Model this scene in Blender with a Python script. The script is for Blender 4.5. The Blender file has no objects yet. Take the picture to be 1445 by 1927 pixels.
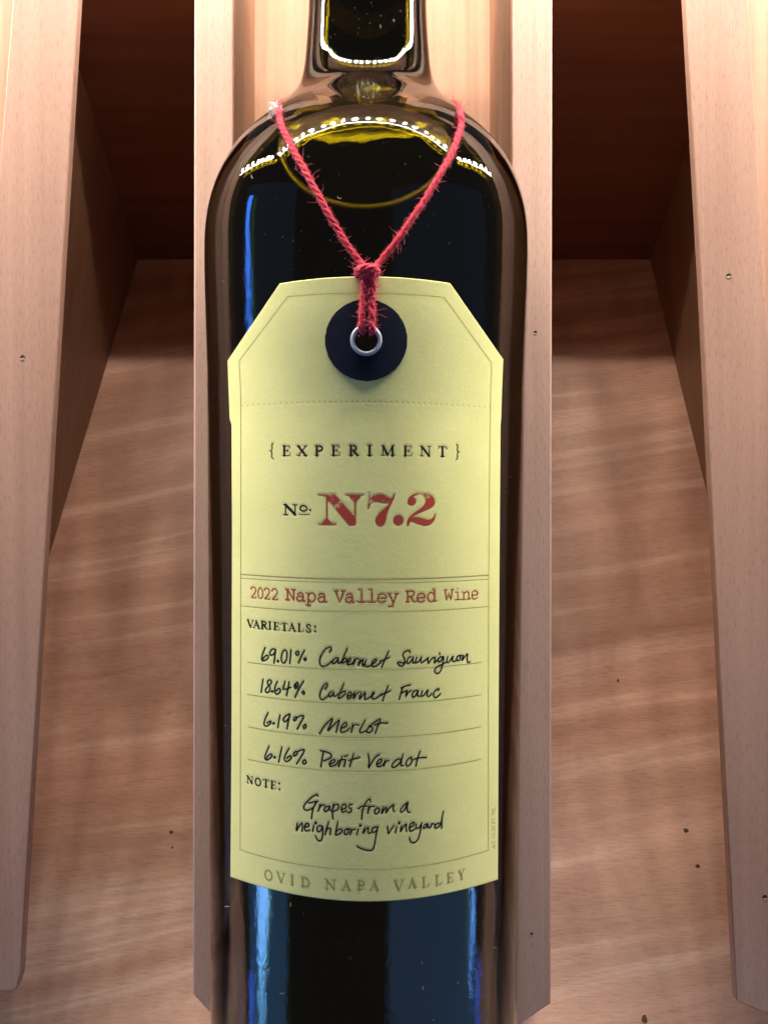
import bpy, bmesh, math, random
import numpy as np
from mathutils import Matrix, Vector
from mathutils.geometry import tessellate_polygon

random.seed(7)
rng = np.random.default_rng(7)
S = bpy.context.scene
COL = S.collection

# ---------------------------------------------------------------- units and camera
# The display is laid out in a frame whose Y axis runs along the bottle, X across it and
# "depth" away from the viewer; one unit is K metres.  M stands that frame up in the world
# (cradle inclined 28 degrees to the horizontal floor, floor at z = 0).
K = 0.000126
F = 2000.0
PX, PY = 722.5, 933.0
TH = math.radians(27.9)
UPY, UPZ = math.sin(TH), math.cos(TH)
H_FLOOR = 2950.0
M = Matrix.Translation((0, 0, H_FLOOR * K)) @ Matrix.Rotation(TH, 4, 'X')

cam_d = bpy.data.cameras.new("camera")
cam = bpy.data.objects.new("camera", cam_d)
COL.objects.link(cam)
cam.matrix_world = M
cam_d.sensor_fit = 'VERTICAL'
cam_d.sensor_height = 36.0
cam_d.lens = 36.0 * F / 1927.0
cam_d.shift_y = (PY - 963.5) / 1927.0
cam_d.clip_start = 0.01
cam_d.clip_end = 50
cam_d.dof.use_dof = False
S.camera = cam

S.render.resolution_x, S.render.resolution_y = 767, 1024
S.view_settings.view_transform = 'Standard'
S.view_settings.look = 'None'
S.view_settings.exposure = 0.0
S.view_settings.gamma = 1.0
S.cycles.use_denoising = True
S.cycles.max_bounces = 14
S.cycles.transmission_bounces = 12
S.cycles.glossy_bounces = 6
S.cycles.diffuse_bounces = 4
S.cycles.caustics_reflective = False
S.cycles.caustics_refractive = False
S.cycles.sample_clamp_indirect = 6.0

W = bpy.data.worlds.new("World")
S.world = W
W.use_nodes = True
W.node_tree.nodes["Background"].inputs[0].default_value = (0.60, 0.53, 0.50, 1)
W.node_tree.nodes["Background"].inputs[1].default_value = 0.15


def L3(x, y, d):
    """frame coordinates (units, depth positive away) -> metres in the local frame"""
    return Vector((x * K, y * K, -d * K))


def lamp_area(name, pos, aim, w, h, power, color):
    pos = Vector(pos); aim = Vector((aim[0], pos[1], aim[2]))
    l = bpy.data.lights.new(name, 'AREA')
    l.shape = 'RECTANGLE'
    l.size, l.size_y = w, h
    l.energy = power
    l.color = color
    o = bpy.data.objects.new(name, l)
    COL.objects.link(o)
    z = (Vector(pos) - Vector(aim)).normalized()
    x = Vector((0, 1, 0)).cross(z).normalized()
    y = z.cross(x)
    m = Matrix((x, y, z)).transposed().to_4x4()
    m.translation = Vector(pos)
    o.matrix_world = M @ m
    return o


def az_pos(az, dist, y=0.0):
    a = math.radians(az)
    return Vector((math.sin(a) * dist, y, -2355 * K + math.cos(a) * dist))

AIM = Vector((0, 0, -2355 * K))
BLUE = (0.16, 0.43, 1.0)
# the blue-lit shop room behind the photographer
lamp_area("shop_light_upper_right", az_pos(53, 1.5, 0.45), AIM, 2.1, 0.9, 0.75, BLUE)
lamp_area("shop_light_upper_left", az_pos(-70, 1.5, 0.45), AIM, 1.15, 0.9, 0.5, BLUE)
lamp_area("shop_light_lower_right", az_pos(53, 1.5, -0.62), AIM, 2.1, 0.9, 4.6, BLUE)
lamp_area("shop_light_lower_left", az_pos(-71, 1.5, -0.62), AIM, 0.86, 0.9, 2.6, (0.12, 0.42, 1.0))
lamp_area("shop_lamp_upper_left", az_pos(-86, 1.42, 0.42), AIM, 0.09, 0.50, 2.0, (0.05, 0.22, 1.0))
for nm, az, y, w, h, L, c in (
        ("shop_lamp_left", -75.0, -0.60, 0.21, 0.14, 17, (0.17, 0.43, 1.0)), ("shop_lamp_left", -75.8, -0.705, 0.13, 0.07, 17, (0.15, 0.45, 1.0)),
        ("shop_lamp_left", -77.0, -0.80, 0.055, 0.12, 17, (0.16, 0.50, 1.0)), ("shop_lamp_left_low", -86.0, -0.86, 0.05, 0.22, 10, (0.04, 0.16, 1.0)),
        ("shop_lamp_right", 84.0, -0.65, 0.055, 0.12, 22, (0.12, 0.36, 1.0)), ("shop_lamp_right", 82.6, -0.76, 0.022, 0.10, 20, (0.12, 0.36, 1.0)),
        ("shop_lamp_right_low", 90.0, -0.86, 0.06, 0.22, 7, (0.05, 0.18, 1.0))):
    lamp_area(nm, az_pos(az, 1.42, y), AIM, w, h, L * math.pi * w * h, c)
LED_POWER = 0.93
LED_COLOR = (1.0, 0.88, 0.745)

# ---------------------------------------------------------------- helpers


def tag(o, label=None, cat=None, group=None, kind=None):
    if label: o['label'] = label
    if cat: o['category'] = cat
    if group: o['group'] = group
    if kind: o['kind'] = kind
    return o


def thing(name, base, label, cat, group=None):
    o = bpy.data.objects.new(name, None)
    COL.objects.link(o)
    o.empty_display_size = 0.02
    o.matrix_world = M @ Matrix.Translation(L3(*base))
    o['base'] = [float(b) for b in base]
    return tag(o, label, cat, group)


def root_base(o):
    while o.parent: o = o.parent
    return o.get('base', (0, 0, 0))


def mesh_obj(name, verts, faces, mat, parent=None, smooth=False, base=(0, 0, 0)):
    """verts in frame units (x, y, depth)"""
    if parent is not None:
        base = root_base(parent)
    b = np.array(base, float)
    v = (np.asarray(verts, float) - b) * K
    v[:, 2] *= -1
    me = bpy.data.meshes.new(name)
    me.from_pydata(v.tolist(), [], faces)
    me.validate()
    if mat is not None: me.materials.append(mat)
    if smooth:
        me.polygons.foreach_set('use_smooth', [True] * len(me.polygons))
    me.update()
    o = bpy.data.objects.new(name, me)
    COL.objects.link(o)
    if parent is not None:
        o.parent = parent
    else:
        o.matrix_world = M @ Matrix.Translation(L3(*base))
        o['base'] = [float(c) for c in base]
    return o


def bevel(o, w, seg=2):
    m = o.modifiers.new("bevel", 'BEVEL')
    m.width = w * K
    m.segments = seg
    m.limit_method = 'ANGLE'
    m.angle_limit = math.radians(40)
    for p in o.data.polygons: p.use_smooth = True
    try:
        o.data.set_sharp_from_angle(angle=math.radians(40))
    except Exception:
        pass
    return o


def prism(poly, d0, d1):
    """polygon in (x, y) extruded from depth d0 to d1"""
    n = len(poly)
    v = [(x, y, d0) for x, y in poly] + [(x, y, d1) for x, y in poly]
    f = [list(range(n)), list(range(2 * n - 1, n - 1, -1))]
    for i in range(n):
        j = (i + 1) % n
        f.append([i, i + n, j + n, j][::1])
    return v, f


def slab(quad, vec):
    """four corner points extruded along a vector"""
    q = [np.array(p, float) for p in quad]
    vec = np.array(vec, float)
    v = [tuple(p) for p in q] + [tuple(p + vec) for p in q]
    f = [[0, 1, 2, 3], [7, 6, 5, 4]] + [[i, i + 4, (i + 1) % 4 + 4, (i + 1) % 4] for i in range(4)]
    return v, f

# ---------------------------------------------------------------- materials


def new_mat(name):
    m = bpy.data.materials.new(name)
    m.use_nodes = True
    nt = m.node_tree
    return m, nt, nt.nodes["Principled BSDF"]


def N(nt, typ, **kw):
    n = nt.nodes.new(typ)
    for k, v in kw.items():
        if k.startswith('i_'):
            n.inputs[k[2:].replace('_', ' ')].default_value = v
        else:
            setattr(n, k, v)
    return n


def ramp(nt, stops, interp='LINEAR'):
    n = nt.nodes.new('ShaderNodeValToRGB')
    n.color_ramp.interpolation = interp
    e = n.color_ramp.elements
    while len(e) < len(stops): e.new(0.5)
    for i, (p, c) in enumerate(stops):
        e[i].position = p
        e[i].color = (*c, 1) if len(c) == 3 else c
    return n


def mixc(nt, a, b, fac, mode='MIX'):
    n = nt.nodes.new('ShaderNodeMix')
    n.data_type = 'RGBA'
    n.blend_type = mode
    for sock, val in ((n.inputs[0], fac), (n.inputs[6], a), (n.inputs[7], b)):
        if hasattr(val, 'is_linked') or isinstance(val, bpy.types.NodeSocket):
            nt.links.new(val, sock)
        else:
            sock.default_value = val if isinstance(val, (int, float)) else (*val, 1)
    return n.outputs[2]


def coords(nt, scale, rot=(0, 0, 0), loc=(0, 0, 0)):
    tc = nt.nodes.new('ShaderNodeTexCoord')
    mp = nt.nodes.new('ShaderNodeMapping')
    mp.inputs['Scale'].default_value = scale
    mp.inputs['Rotation'].default_value = rot
    mp.inputs['Location'].default_value = loc
    nt.links.new(tc.outputs['Object'], mp.inputs[0])
    return mp.outputs[0]


def noise(nt, vec, scale, detail=4, rough=0.55, dist=0.0):
    n = N(nt, 'ShaderNodeTexNoise')
    n.inputs['Scale'].default_value = scale
    n.inputs['Detail'].default_value = detail
    n.inputs['Roughness'].default_value = rough
    n.inputs['Distortion'].default_value = dist
    nt.links.new(vec, n.inputs['Vector'])
    return n.outputs[0]


def wood_rail(name, c_lo, c_hi, spec=0.35, rough=0.5, off=0.0, streak=0.5):
    """pale straight-grained timber, grain along the cradle (local Y)"""
    m, nt, p = new_mat(name)
    v1 = coords(nt, (260, 6, 260), loc=(off, off, off))
    g = noise(nt, v1, 1.0, 6, 0.6, 0.3)
    v2 = coords(nt, (2100, 330, 2100), loc=(off, 0, 0))
    fine = noise(nt, v2, 1.0, 3, 0.7)
    v3 = coords(nt, (30, 9, 30), loc=(off * 2, 0, off))
    blot = noise(nt, v3, 1.0, 3, 0.5)
    r = ramp(nt, [(0.32, c_lo), (0.5, tuple((a + b) / 2 for a, b in zip(c_lo, c_hi))), (0.7, c_hi)])
    nt.links.new(g, r.inputs[0])
    rb = ramp(nt, [(0.3, (0.88, 0.84, 0.82)), (0.7, (1.0, 1.0, 1.0))])
    nt.links.new(blot, rb.inputs[0])
    c1 = mixc(nt, r.outputs[0], rb.outputs[0], 1.0, 'MULTIPLY')
    rf = ramp(nt, [(0.28, (0.72, 0.68, 0.66)), (0.45, (0.97, 0.97, 0.97)), (0.75, (1.05, 1.05, 1.05))])
    nt.links.new(fine, rf.inputs[0])
    c2 = mixc(nt, c1, rf.outputs[0], streak, 'MULTIPLY')
    nt.links.new(c2, p.inputs['Base Color'])
    p.inputs['Roughness'].default_value = rough
    p.inputs['Specular IOR Level'].default_value = spec
    b = N(nt, 'ShaderNodeBump')
    b.inputs['Strength'].default_value = 0.5
    b.inputs['Distance'].default_value = 0.00010
    nt.links.new(fine, b.inputs['Height'])
    nt.links.new(b.outputs[0], p.inputs['Normal'])
    return m


def wood_shelf(name):
    """veneered shelf with wavy figure running left to right"""
    m, nt, p = new_mat(name)
    # slow warp so that the bands climb and wander
    warp = noise(nt, coords(nt, (6, 9, 6)), 1.0, 2, 0.5)
    tc = coords(nt, (1, 1, 1), rot=(0, 0, 0.0))
    sep = N(nt, 'ShaderNodeSeparateXYZ')
    nt.links.new(tc, sep.inputs[0])
    def math_n(op, a, b):
        n = N(nt, 'ShaderNodeMath', operation=op)
        for s, v in ((n.inputs[0], a), (n.inputs[1], b)):
            if isinstance(v, (int, float)): s.default_value = v
            else: nt.links.new(v, s)
        return n.outputs[0]
    # slope of the bands
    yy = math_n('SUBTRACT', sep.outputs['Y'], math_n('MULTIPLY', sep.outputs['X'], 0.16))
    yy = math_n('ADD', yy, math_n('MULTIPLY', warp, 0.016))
    comb = N(nt, 'ShaderNodeCombineXYZ')
    nt.links.new(math_n('MULTIPLY', sep.outputs['X'], 3.5), comb.inputs[0])
    nt.links.new(math_n('MULTIPLY', yy, 110.0), comb.inputs[1])
    bands = noise(nt, comb.outputs[0], 1.0, 4, 0.5)
    comb2 = N(nt, 'ShaderNodeCombineXYZ')
    nt.links.new(math_n('MULTIPLY', sep.outputs['X'], 2.5), comb2.inputs[0])
    nt.links.new(math_n('MULTIPLY', yy, 33.0), comb2.inputs[1])
    wide = noise(nt, comb2.outputs[0], 1.0, 3, 0.5)
    figure = noise(nt, coords(nt, (34, 13, 20)), 1.0, 3, 0.5, 0.5)
    fine = noise(nt, coords(nt, (230, 2300, 230)), 1.0, 4, 0.7)
    r = ramp(nt, [(0.34, (0.57, 0.315, 0.22)), (0.46, (0.64, 0.37, 0.265)), (0.54, (0.67, 0.40, 0.29)), (0.60, (0.78, 0.51, 0.385)), (0.66, (0.69, 0.42, 0.31))])
    nt.links.new(bands, r.inputs[0])
    rw = ramp(nt, [(0.35, (0.80, 0.76, 0.72)), (0.65, (1.08, 1.06, 1.05))])
    nt.links.new(wide, rw.inputs[0])
    c = mixc(nt, r.outputs[0], rw.outputs[0], 1.0, 'MULTIPLY')
    rfig = ramp(nt, [(0.32, (0.80, 0.78, 0.77)), (0.48, (0.96, 0.96, 0.96)), (0.62, (1.14, 1.16, 1.17))])
    nt.links.new(figure, rfig.inputs[0])
    c = mixc(nt, c, rfig.outputs[0], 0.85, 'MULTIPLY')
    rf = ramp(nt, [(0.3, (0.74, 0.70, 0.68)), (0.5, (0.98, 0.98, 0.98)), (0.7, (1.06, 1.06, 1.06))])
    nt.links.new(fine, rf.inputs[0])
    c = mixc(nt, c, rf.outputs[0], 0.9, 'MULTIPLY')
    nt.links.new(c, p.inputs['Base Color'])
    p.inputs['Roughness'].default_value = 0.42
    p.inputs['Specular IOR Level'].default_value = 0.4
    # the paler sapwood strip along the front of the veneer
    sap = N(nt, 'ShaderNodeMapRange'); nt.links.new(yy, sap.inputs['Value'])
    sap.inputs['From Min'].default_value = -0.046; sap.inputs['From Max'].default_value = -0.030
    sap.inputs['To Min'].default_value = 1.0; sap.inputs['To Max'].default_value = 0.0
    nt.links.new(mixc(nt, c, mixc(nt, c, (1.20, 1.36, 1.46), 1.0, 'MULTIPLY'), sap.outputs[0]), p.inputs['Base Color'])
    return m

M_RAIL = wood_rail('pale_rail_wood', (0.56, 0.375, 0.30), (0.68, 0.47, 0.38), off=0.3, streak=0.9)
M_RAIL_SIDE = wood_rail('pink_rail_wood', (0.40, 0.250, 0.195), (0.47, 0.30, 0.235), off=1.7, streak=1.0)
M_BACKING = wood_rail('warm_board_wood', (0.56, 0.34, 0.24), (0.72, 0.46, 0.33), off=3.1, streak=0.35, rough=0.4)
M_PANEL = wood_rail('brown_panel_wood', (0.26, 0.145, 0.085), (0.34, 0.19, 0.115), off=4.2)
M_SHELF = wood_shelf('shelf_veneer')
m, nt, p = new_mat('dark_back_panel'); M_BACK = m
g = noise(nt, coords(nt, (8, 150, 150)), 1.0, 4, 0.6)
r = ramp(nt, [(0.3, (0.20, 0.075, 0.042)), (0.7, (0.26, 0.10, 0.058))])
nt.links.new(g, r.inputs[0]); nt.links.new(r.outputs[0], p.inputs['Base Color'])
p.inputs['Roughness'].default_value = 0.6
p.inputs['Specular IOR Level'].default_value = 0.2

m, nt, p = new_mat('hole_dark'); M_HOLE = m
p.inputs['Base Color'].default_value = (0.02, 0.008, 0.005, 1); p.inputs['Roughness'].default_value = 0.9
m, nt, p = new_mat('knot_brown'); M_KNOT = m
p.inputs['Base Color'].default_value = (0.13, 0.055, 0.03, 1); p.inputs['Roughness'].default_value = 0.7
m, nt, p = new_mat('splinter_pale'); M_CHIP = m
p.inputs['Base Color'].default_value = (0.52, 0.38, 0.30, 1); p.inputs['Roughness'].default_value = 0.7

# glass with olive absorption
m = bpy.data.materials.new('olive_glass'); m.use_nodes = True; M_GLASS = m
nt = m.node_tree; nt.nodes.clear()
out = N(nt, 'ShaderNodeOutputMaterial')
gl = N(nt, 'ShaderNodeBsdfGlass'); gl.inputs['IOR'].default_value = 1.52; gl.inputs['Roughness'].default_value = 0.0
gl.inputs['Color'].default_value = (1, 1, 1, 1)
ab = N(nt, 'ShaderNodeVolumeAbsorption'); ab.inputs['Color'].default_value = (0.80, 0.77, 0.12, 1); ab.inputs['Density'].default_value = 1150
nt.links.new(gl.outputs[0], out.inputs['Surface']); nt.links.new(ab.outputs[0], out.inputs['Volume'])
wv = noise(nt, coords(nt, (900, 500, 900)), 1.0, 3, 0.6)
wv2 = noise(nt, coords(nt, (70, 14, 70)), 1.0, 2, 0.5)
bp = N(nt, 'ShaderNodeBump'); bp.inputs['Strength'].default_value = 0.35; bp.inputs['Distance'].default_value = 0.000045
nt.links.new(wv, bp.inputs['Height'])
sepg = N(nt, 'ShaderNodeSeparateXYZ'); nt.links.new(coords(nt, (1, 1, 1)), sepg.inputs[0])
mr = N(nt, 'ShaderNodeMapRange'); nt.links.new(sepg.outputs['Y'], mr.inputs['Value'])
mr.inputs['From Min'].default_value = 0.205; mr.inputs['From Max'].default_value = 0.225
mr.inputs['To Min'].default_value = 0.9; mr.inputs['To Max'].default_value = 0.06
nt.links.new(mr.outputs[0], bp.inputs['Strength'])
bp2 = N(nt, 'ShaderNodeBump'); bp2.inputs['Strength'].default_value = 0.4; bp2.inputs['Distance'].default_value = 0.0006
nt.links.new(wv2, bp2.inputs['Height']); nt.links.new(bp.outputs[0], bp2.inputs['Normal'])
nt.links.new(bp2.outputs[0], gl.inputs['Normal'])

m, nt, p = new_mat('red_wine'); M_WINE = m
p.inputs['Base Color'].default_value = (0.004, 0.0010, 0.0014, 1)
p.inputs['Roughness'].default_value = 0.02
p.inputs['Specular IOR Level'].default_value = 0.5
m, nt, p = new_mat('cork'); M_CORK = m
p.inputs['Base Color'].default_value = (0.45, 0.28, 0.15, 1); p.inputs['Roughness'].default_value = 0.9

# label paper
m, nt, p = new_mat('chartreuse_paper'); M_PAPER = m
f1 = noise(nt, coords(nt, (1500, 1500, 1500)), 1.0, 5, 0.7)
f2 = noise(nt, coords(nt, (90, 90, 90)), 1.0, 3, 0.5)
r = ramp(nt, [(0.3, (0.735, 0.76, 0.315)), (0.7, (0.785, 0.80, 0.35))])
nt.links.new(f2, r.inputs[0])
rr = ramp(nt, [(0.3, (0.93, 0.93, 0.92)), (0.6, (1, 1, 1))]); nt.links.new(f1, rr.inputs[0])
nt.links.new(mixc(nt, r.outputs[0], rr.outputs[0], 1.0, 'MULTIPLY'), p.inputs['Base Color'])
p.inputs['Roughness'].default_value = 0.75; p.inputs['Specular IOR Level'].default_value = 0.15
b = N(nt, 'ShaderNodeBump'); b.inputs['Strength'].default_value = 0.6; b.inputs['Distance'].default_value = 0.00005
nt.links.new(f1, b.inputs['Height'])
f3 = noise(nt, coords(nt, (330, 330, 330)), 1.0, 3, 0.6)
b3 = N(nt, 'ShaderNodeBump'); b3.inputs['Strength'].default_value = 0.5; b3.inputs['Distance'].default_value = 0.00006
nt.links.new(f3, b3.inputs['Height']); nt.links.new(b.outputs[0], b3.inputs['Normal']); nt.links.new(b3.outputs[0], p.inputs['Normal'])


def flat(name, col, rough=0.7, spec=0.2, metal=0.0):
    m, nt, p = new_mat(name)
    p.inputs['Base Color'].default_value = (*col, 1)
    p.inputs['Roughness'].default_value = rough
    p.inputs['Specular IOR Level'].default_value = spec
    p.inputs['Metallic'].default_value = metal
    return m

M_INK = flat('black_ink', (0.010, 0.011, 0.014), 0.6, 0.15)
M_PEN = flat('pen_ink', (0.009, 0.010, 0.013), 0.5, 0.2)
M_OLIVE = flat('olive_ink', (0.36, 0.33, 0.13), 0.8, 0.1)
M_RULE = flat('rule_ink', (0.33, 0.30, 0.12), 0.8, 0.1)
M_NAVY = None
m, nt, p = new_mat('navy_card'); M_NAVY = m
f1 = noise(nt, coords(nt, (3000, 3000, 3000)), 1.0, 3, 0.7)
r = ramp(nt, [(0.35, (0.007, 0.010, 0.022)), (0.7, (0.014, 0.020, 0.038))]); nt.links.new(f1, r.inputs[0])
nt.links.new(r.outputs[0], p.inputs['Base Color']); p.inputs['Roughness'].default_value = 0.8; p.inputs['Specular IOR Level'].default_value = 0.12
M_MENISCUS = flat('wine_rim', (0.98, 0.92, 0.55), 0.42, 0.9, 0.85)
M_EYELET = flat('nickel', (0.40, 0.44, 0.52), 0.5, 0.4, 0.35)


def worn_red(name, lo, hi):
    m, nt, p = new_mat(name)
    n = noise(nt, coords(nt, (900, 900, 900)), 1.0, 4, 0.75)
    n2 = noise(nt, coords(nt, (160, 160, 160), loc=(0.37, 0.11, 0)), 1.0, 2, 0.5)
    a = N(nt, 'ShaderNodeMath', operation='MULTIPLY'); nt.links.new(n, a.inputs[0]); nt.links.new(n2, a.inputs[1])
    r = ramp(nt, [(lo, (0.40, 0.062, 0.045)), (hi, (0.55, 0.46, 0.24))], 'LINEAR')
    nt.links.new(a.outputs[0], r.inputs[0])
    nt.links.new(r.outputs[0], p.inputs['Base Color'])
    p.inputs['Roughness'].default_value = 0.75; p.inputs['Specular IOR Level'].default_value = 0.1
    return m
M_RED = worn_red('worn_red_ink', 0.305, 0.325)
M_RED2 = worn_red('typed_red_ink', 0.44, 0.48)

m, nt, p = new_mat('red_twine'); M_TWINE = m
n1 = noise(nt, coords(nt, (1800, 1800, 1800)), 1.0, 4, 0.7)
r = ramp(nt, [(0.3, (0.28, 0.012, 0.028)), (0.5, (0.46, 0.028, 0.056)), (0.72, (0.60, 0.07, 0.11))]); nt.links.new(n1, r.inputs[0])
nt.links.new(r.outputs[0], p.inputs['Base Color']); p.inputs['Roughness'].default_value = 0.85
p.inputs['Specular IOR Level'].default_value = 0.15
p.inputs['Sheen Weight'].default_value = 0.15
b = N(nt, 'ShaderNodeBump'); b.inputs['Strength'].default_value = 1.0; b.inputs['Distance'].default_value = 0.00012
nt.links.new(n1, b.inputs['Height']); nt.links.new(b.outputs[0], p.inputs['Normal'])
M_FUZZ = flat('pink_fibre', (0.58, 0.10, 0.14), 0.8, 0.3)
M_LINT = flat('white_lint', (0.75, 0.73, 0.72), 0.8, 0.3)
m, nt, p = new_mat('led_diffuser'); M_LED = m
p.inputs['Base Color'].default_value = (0.8, 0.8, 0.8, 1)
p.inputs['Emission Color'].default_value = (1.0, 0.88, 0.80, 1); p.inputs['Emission Strength'].default_value = 45.0
M_ALU = flat('aluminium_channel', (0.6, 0.6, 0.6), 0.4, 0.5, 0.9)

# ---------------------------------------------------------------- bottle profile and surface
ZA = 2355.0
SIL = [(0, 110.5), (60, 113), (110, 117), (140, 120), (158, 124), (170, 129), (180, 134), (190, 141), (200, 152),
       (212, 168), (226, 188), (245, 212), (270, 241), (300, 263), (340, 284), (390, 299), (440, 305), (485, 305),
       (600, 302), (700, 299), (1000, 296), (1400, 292.5), (1846, 289)]
prof = []
for y, w in SIL:
    t = math.atan(w / F)
    R = ZA * math.sin(t)
    prof.append(((PY - y) * (ZA - R * math.sin(t)) / F, R))
prof = [(1420, 128), (1250, 129)] + prof + [(-1170, 333), (-1215, 325), (-1240, 300)]
prof = np.array(prof[::-1])            # ascending Y


def catmull(P, n):
    P = np.asarray(P, float)
    Q = np.vstack([2 * P[0] - P[1], P, 2 * P[-1] - P[-2]])
    out = []
    for i in range(1, len(Q) - 2):
        p0, p1, p2, p3 = Q[i - 1:i + 3]
        for k in range(n):
            t = k / n
            out.append(0.5 * ((2 * p1) + (-p0 + p2) * t + (2 * p0 - 5 * p1 + 4 * p2 - p3) * t * t + (-p0 + 3 * p1 - 3 * p2 + p3) * t ** 3))
    out.append(P[-1])
    return np.array(out)


# monotone smooth resampling of R(Y)
def smooth_profile(P):
    ys = np.linspace(P[0, 0], P[-1, 0], 700)
    # pchip-like: cubic hermite with limited slopes
    x, f = P[:, 0], P[:, 1]
    h = np.diff(x); d = np.diff(f) / h
    mm = np.zeros_like(f)
    mm[0], mm[-1] = d[0], d[-1]
    for i in range(1, len(f) - 1):
        if d[i - 1] * d[i] <= 0: mm[i] = 0
        else:
            w1, w2 = 2 * h[i] + h[i - 1], h[i] + 2 * h[i - 1]
            mm[i] = (w1 + w2) / (w1 / d[i - 1] + w2 / d[i])
    idx = np.clip(np.searchsorted(x, ys) - 1, 0, len(h) - 1)
    t = (ys - x[idx]) / h[idx]
    R = ((2 * t ** 3 - 3 * t ** 2 + 1) * f[idx] + (t ** 3 - 2 * t ** 2 + t) * h[idx] * mm[idx]
         + (-2 * t ** 3 + 3 * t ** 2) * f[idx + 1] + (t ** 3 - t ** 2) * h[idx] * mm[idx + 1])
    k = np.ones(11) / 11
    for _ in range(4):
        Rp = np.pad(R, 5, mode='edge')
        Rs = np.convolve(Rp, k, mode='valid')
        sel = (ys > -1100) & (ys < 1300)
        R = np.where(sel, Rs, R)
    return ys, R

PYS, PRS = smooth_profile(prof)


def Rb(Y): return np.interp(Y, PYS, PRS)
def Xa(Y): return -40.0 + 0.0036 * Y


def tab_off(y):
    t = np.clip((800 - np.asarray(y, float)) / 230, 0, 1)
    return 4.0 + 7.5 * t * t * (3 - 2 * t)


def hit(x, y, off):
    """where the sight line of a photo position meets the bottle surface raised by off"""
    x = np.asarray(x, float); y = np.asarray(y, float); off = np.asarray(off, float) + 0 * x
    u, v = (x - PX) / F, (PY - y) / F
    lo = np.full(x.shape, 1700.0); hi = np.full(x.shape, ZA)
    # first crossing: march then bisect
    D = np.linspace(1850, ZA + 60, 100)
    prev = None
    found = np.zeros(x.shape, bool)
    best = np.full(x.shape, 1e18); bestD = np.full(x.shape, ZA)
    for d in D:
        f = (u * d - Xa(v * d)) ** 2 + (ZA - d) ** 2 - (Rb(v * d) + off) ** 2
        c = (~found) & (f < 0)
        hi = np.where(c, d, hi); lo = np.where(c, d - (D[1] - D[0]), lo)
        found |= c
        b = f < best
        bestD = np.where(b & ~found, d, bestD); best = np.where(b, f, best)
    for _ in range(30):
        mid = (lo + hi) / 2
        f = (u * mid - Xa(v * mid)) ** 2 + (ZA - mid) ** 2 - (Rb(v * mid) + off) ** 2
        hi = np.where(f < 0, mid, hi); lo = np.where(f < 0, lo, mid)
    d = np.where(found, hi, bestD)
    return np.stack([u * d, v * d, d], -1)


def revolve(ys, rs, seg=160, y_cap=None):
    a = np.linspace(0, 2 * np.pi, seg, endpoint=False)
    V = []
    for Y, R in zip(ys, rs):
        V.append(np.stack([Xa(Y) + R * np.sin(a), np.full(seg, Y), ZA - R * np.cos(a)], -1))
    V = np.concatenate(V)
    Fc = []
    n = len(ys)
    for i in range(n - 1):
        for j in range(seg):
            k = (j + 1) % seg
            Fc.append([i * seg + j, i * seg + k, (i + 1) * seg + k, (i + 1) * seg + j])
    return V, Fc

# ================================================================= SETTING
FY0, FD0 = 841.0, 3782.0                      # floor / back panel line
HB = np.array([0, UPZ, UPY])                  # horizontal, away from viewer (x, y, depth)
UPV = np.array([0, UPY, -UPZ])                # gravity up (x, y, depth)


def floor_pt(x, s, up=0.0):
    """point on the shelf floor: x, s units toward the viewer from the back line"""
    p = np.array([0, FY0, FD0]) - HB * s + UPV * up
    p[0] = x
    return p


def floor_hit(px, py):
    u, v = (px - PX) / F, (PY - py) / F
    d = H_FLOOR / (UPZ - UPY * v)
    return np.array([u * d, v * d, d])

H_CHECK = -UPY * FY0 + UPZ * FD0
FD0 += (H_FLOOR - H_CHECK) / UPZ

# shelf floor
q = [floor_pt(-2600, -40), floor_pt(-2600, 3300), floor_pt(2600, 3300), floor_pt(2600, -40)]
v, f = slab(q, -UPV * 140)
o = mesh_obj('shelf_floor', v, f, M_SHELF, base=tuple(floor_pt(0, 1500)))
bevel(o, 6)
tag(o, kind='structure')
shelf = o
# give the veneer its own axes: grain slides along the floor
# back panel
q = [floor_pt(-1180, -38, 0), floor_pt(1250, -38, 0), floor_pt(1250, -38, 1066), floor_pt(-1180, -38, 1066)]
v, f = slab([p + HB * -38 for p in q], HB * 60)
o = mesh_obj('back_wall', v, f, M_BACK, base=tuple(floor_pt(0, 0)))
tag(o, kind='structure')


def knot(px, py, rx, ry, parent=shelf):
    c = floor_hit(px, py)
    n = 12
    ring = []
    for k in range(n):
        a = 2 * math.pi * k / n
        rr = 1 + 0.10 * math.sin(3 * a + px) + 0.08 * math.sin(5 * a)
        ring.append(c + np.array([rx * rr * math.cos(a), 0, 0]) - HB * (ry * rr * math.sin(a)) + UPV * 0.8)
    ring.append(c + UPV * 2.0)
    fc = [[k, (k + 1) % n, n] for k in range(n)]
    fc = [list(reversed(t)) for t in fc]
    o = mesh_obj('knot', [tuple(r) for r in ring], fc, M_KNOT, parent)
    return o

for a in ((323, 1566, 6, 5), (325, 1595, 3.5, 2.5), (1162, 1281, 3, 6), (1290, 1563, 7, 6), (1312, 1630, 6.5, 5), (1212, 1918, 7, 10)):
    knot(*a)

# ================================================================= CRADLES
RD = 2475.0                                   # depth of the rail faces
RS = RD / F


def P2(x, y, d=RD):
    return ((x - PX) / F * d, (PY - y) / F * d)


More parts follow.
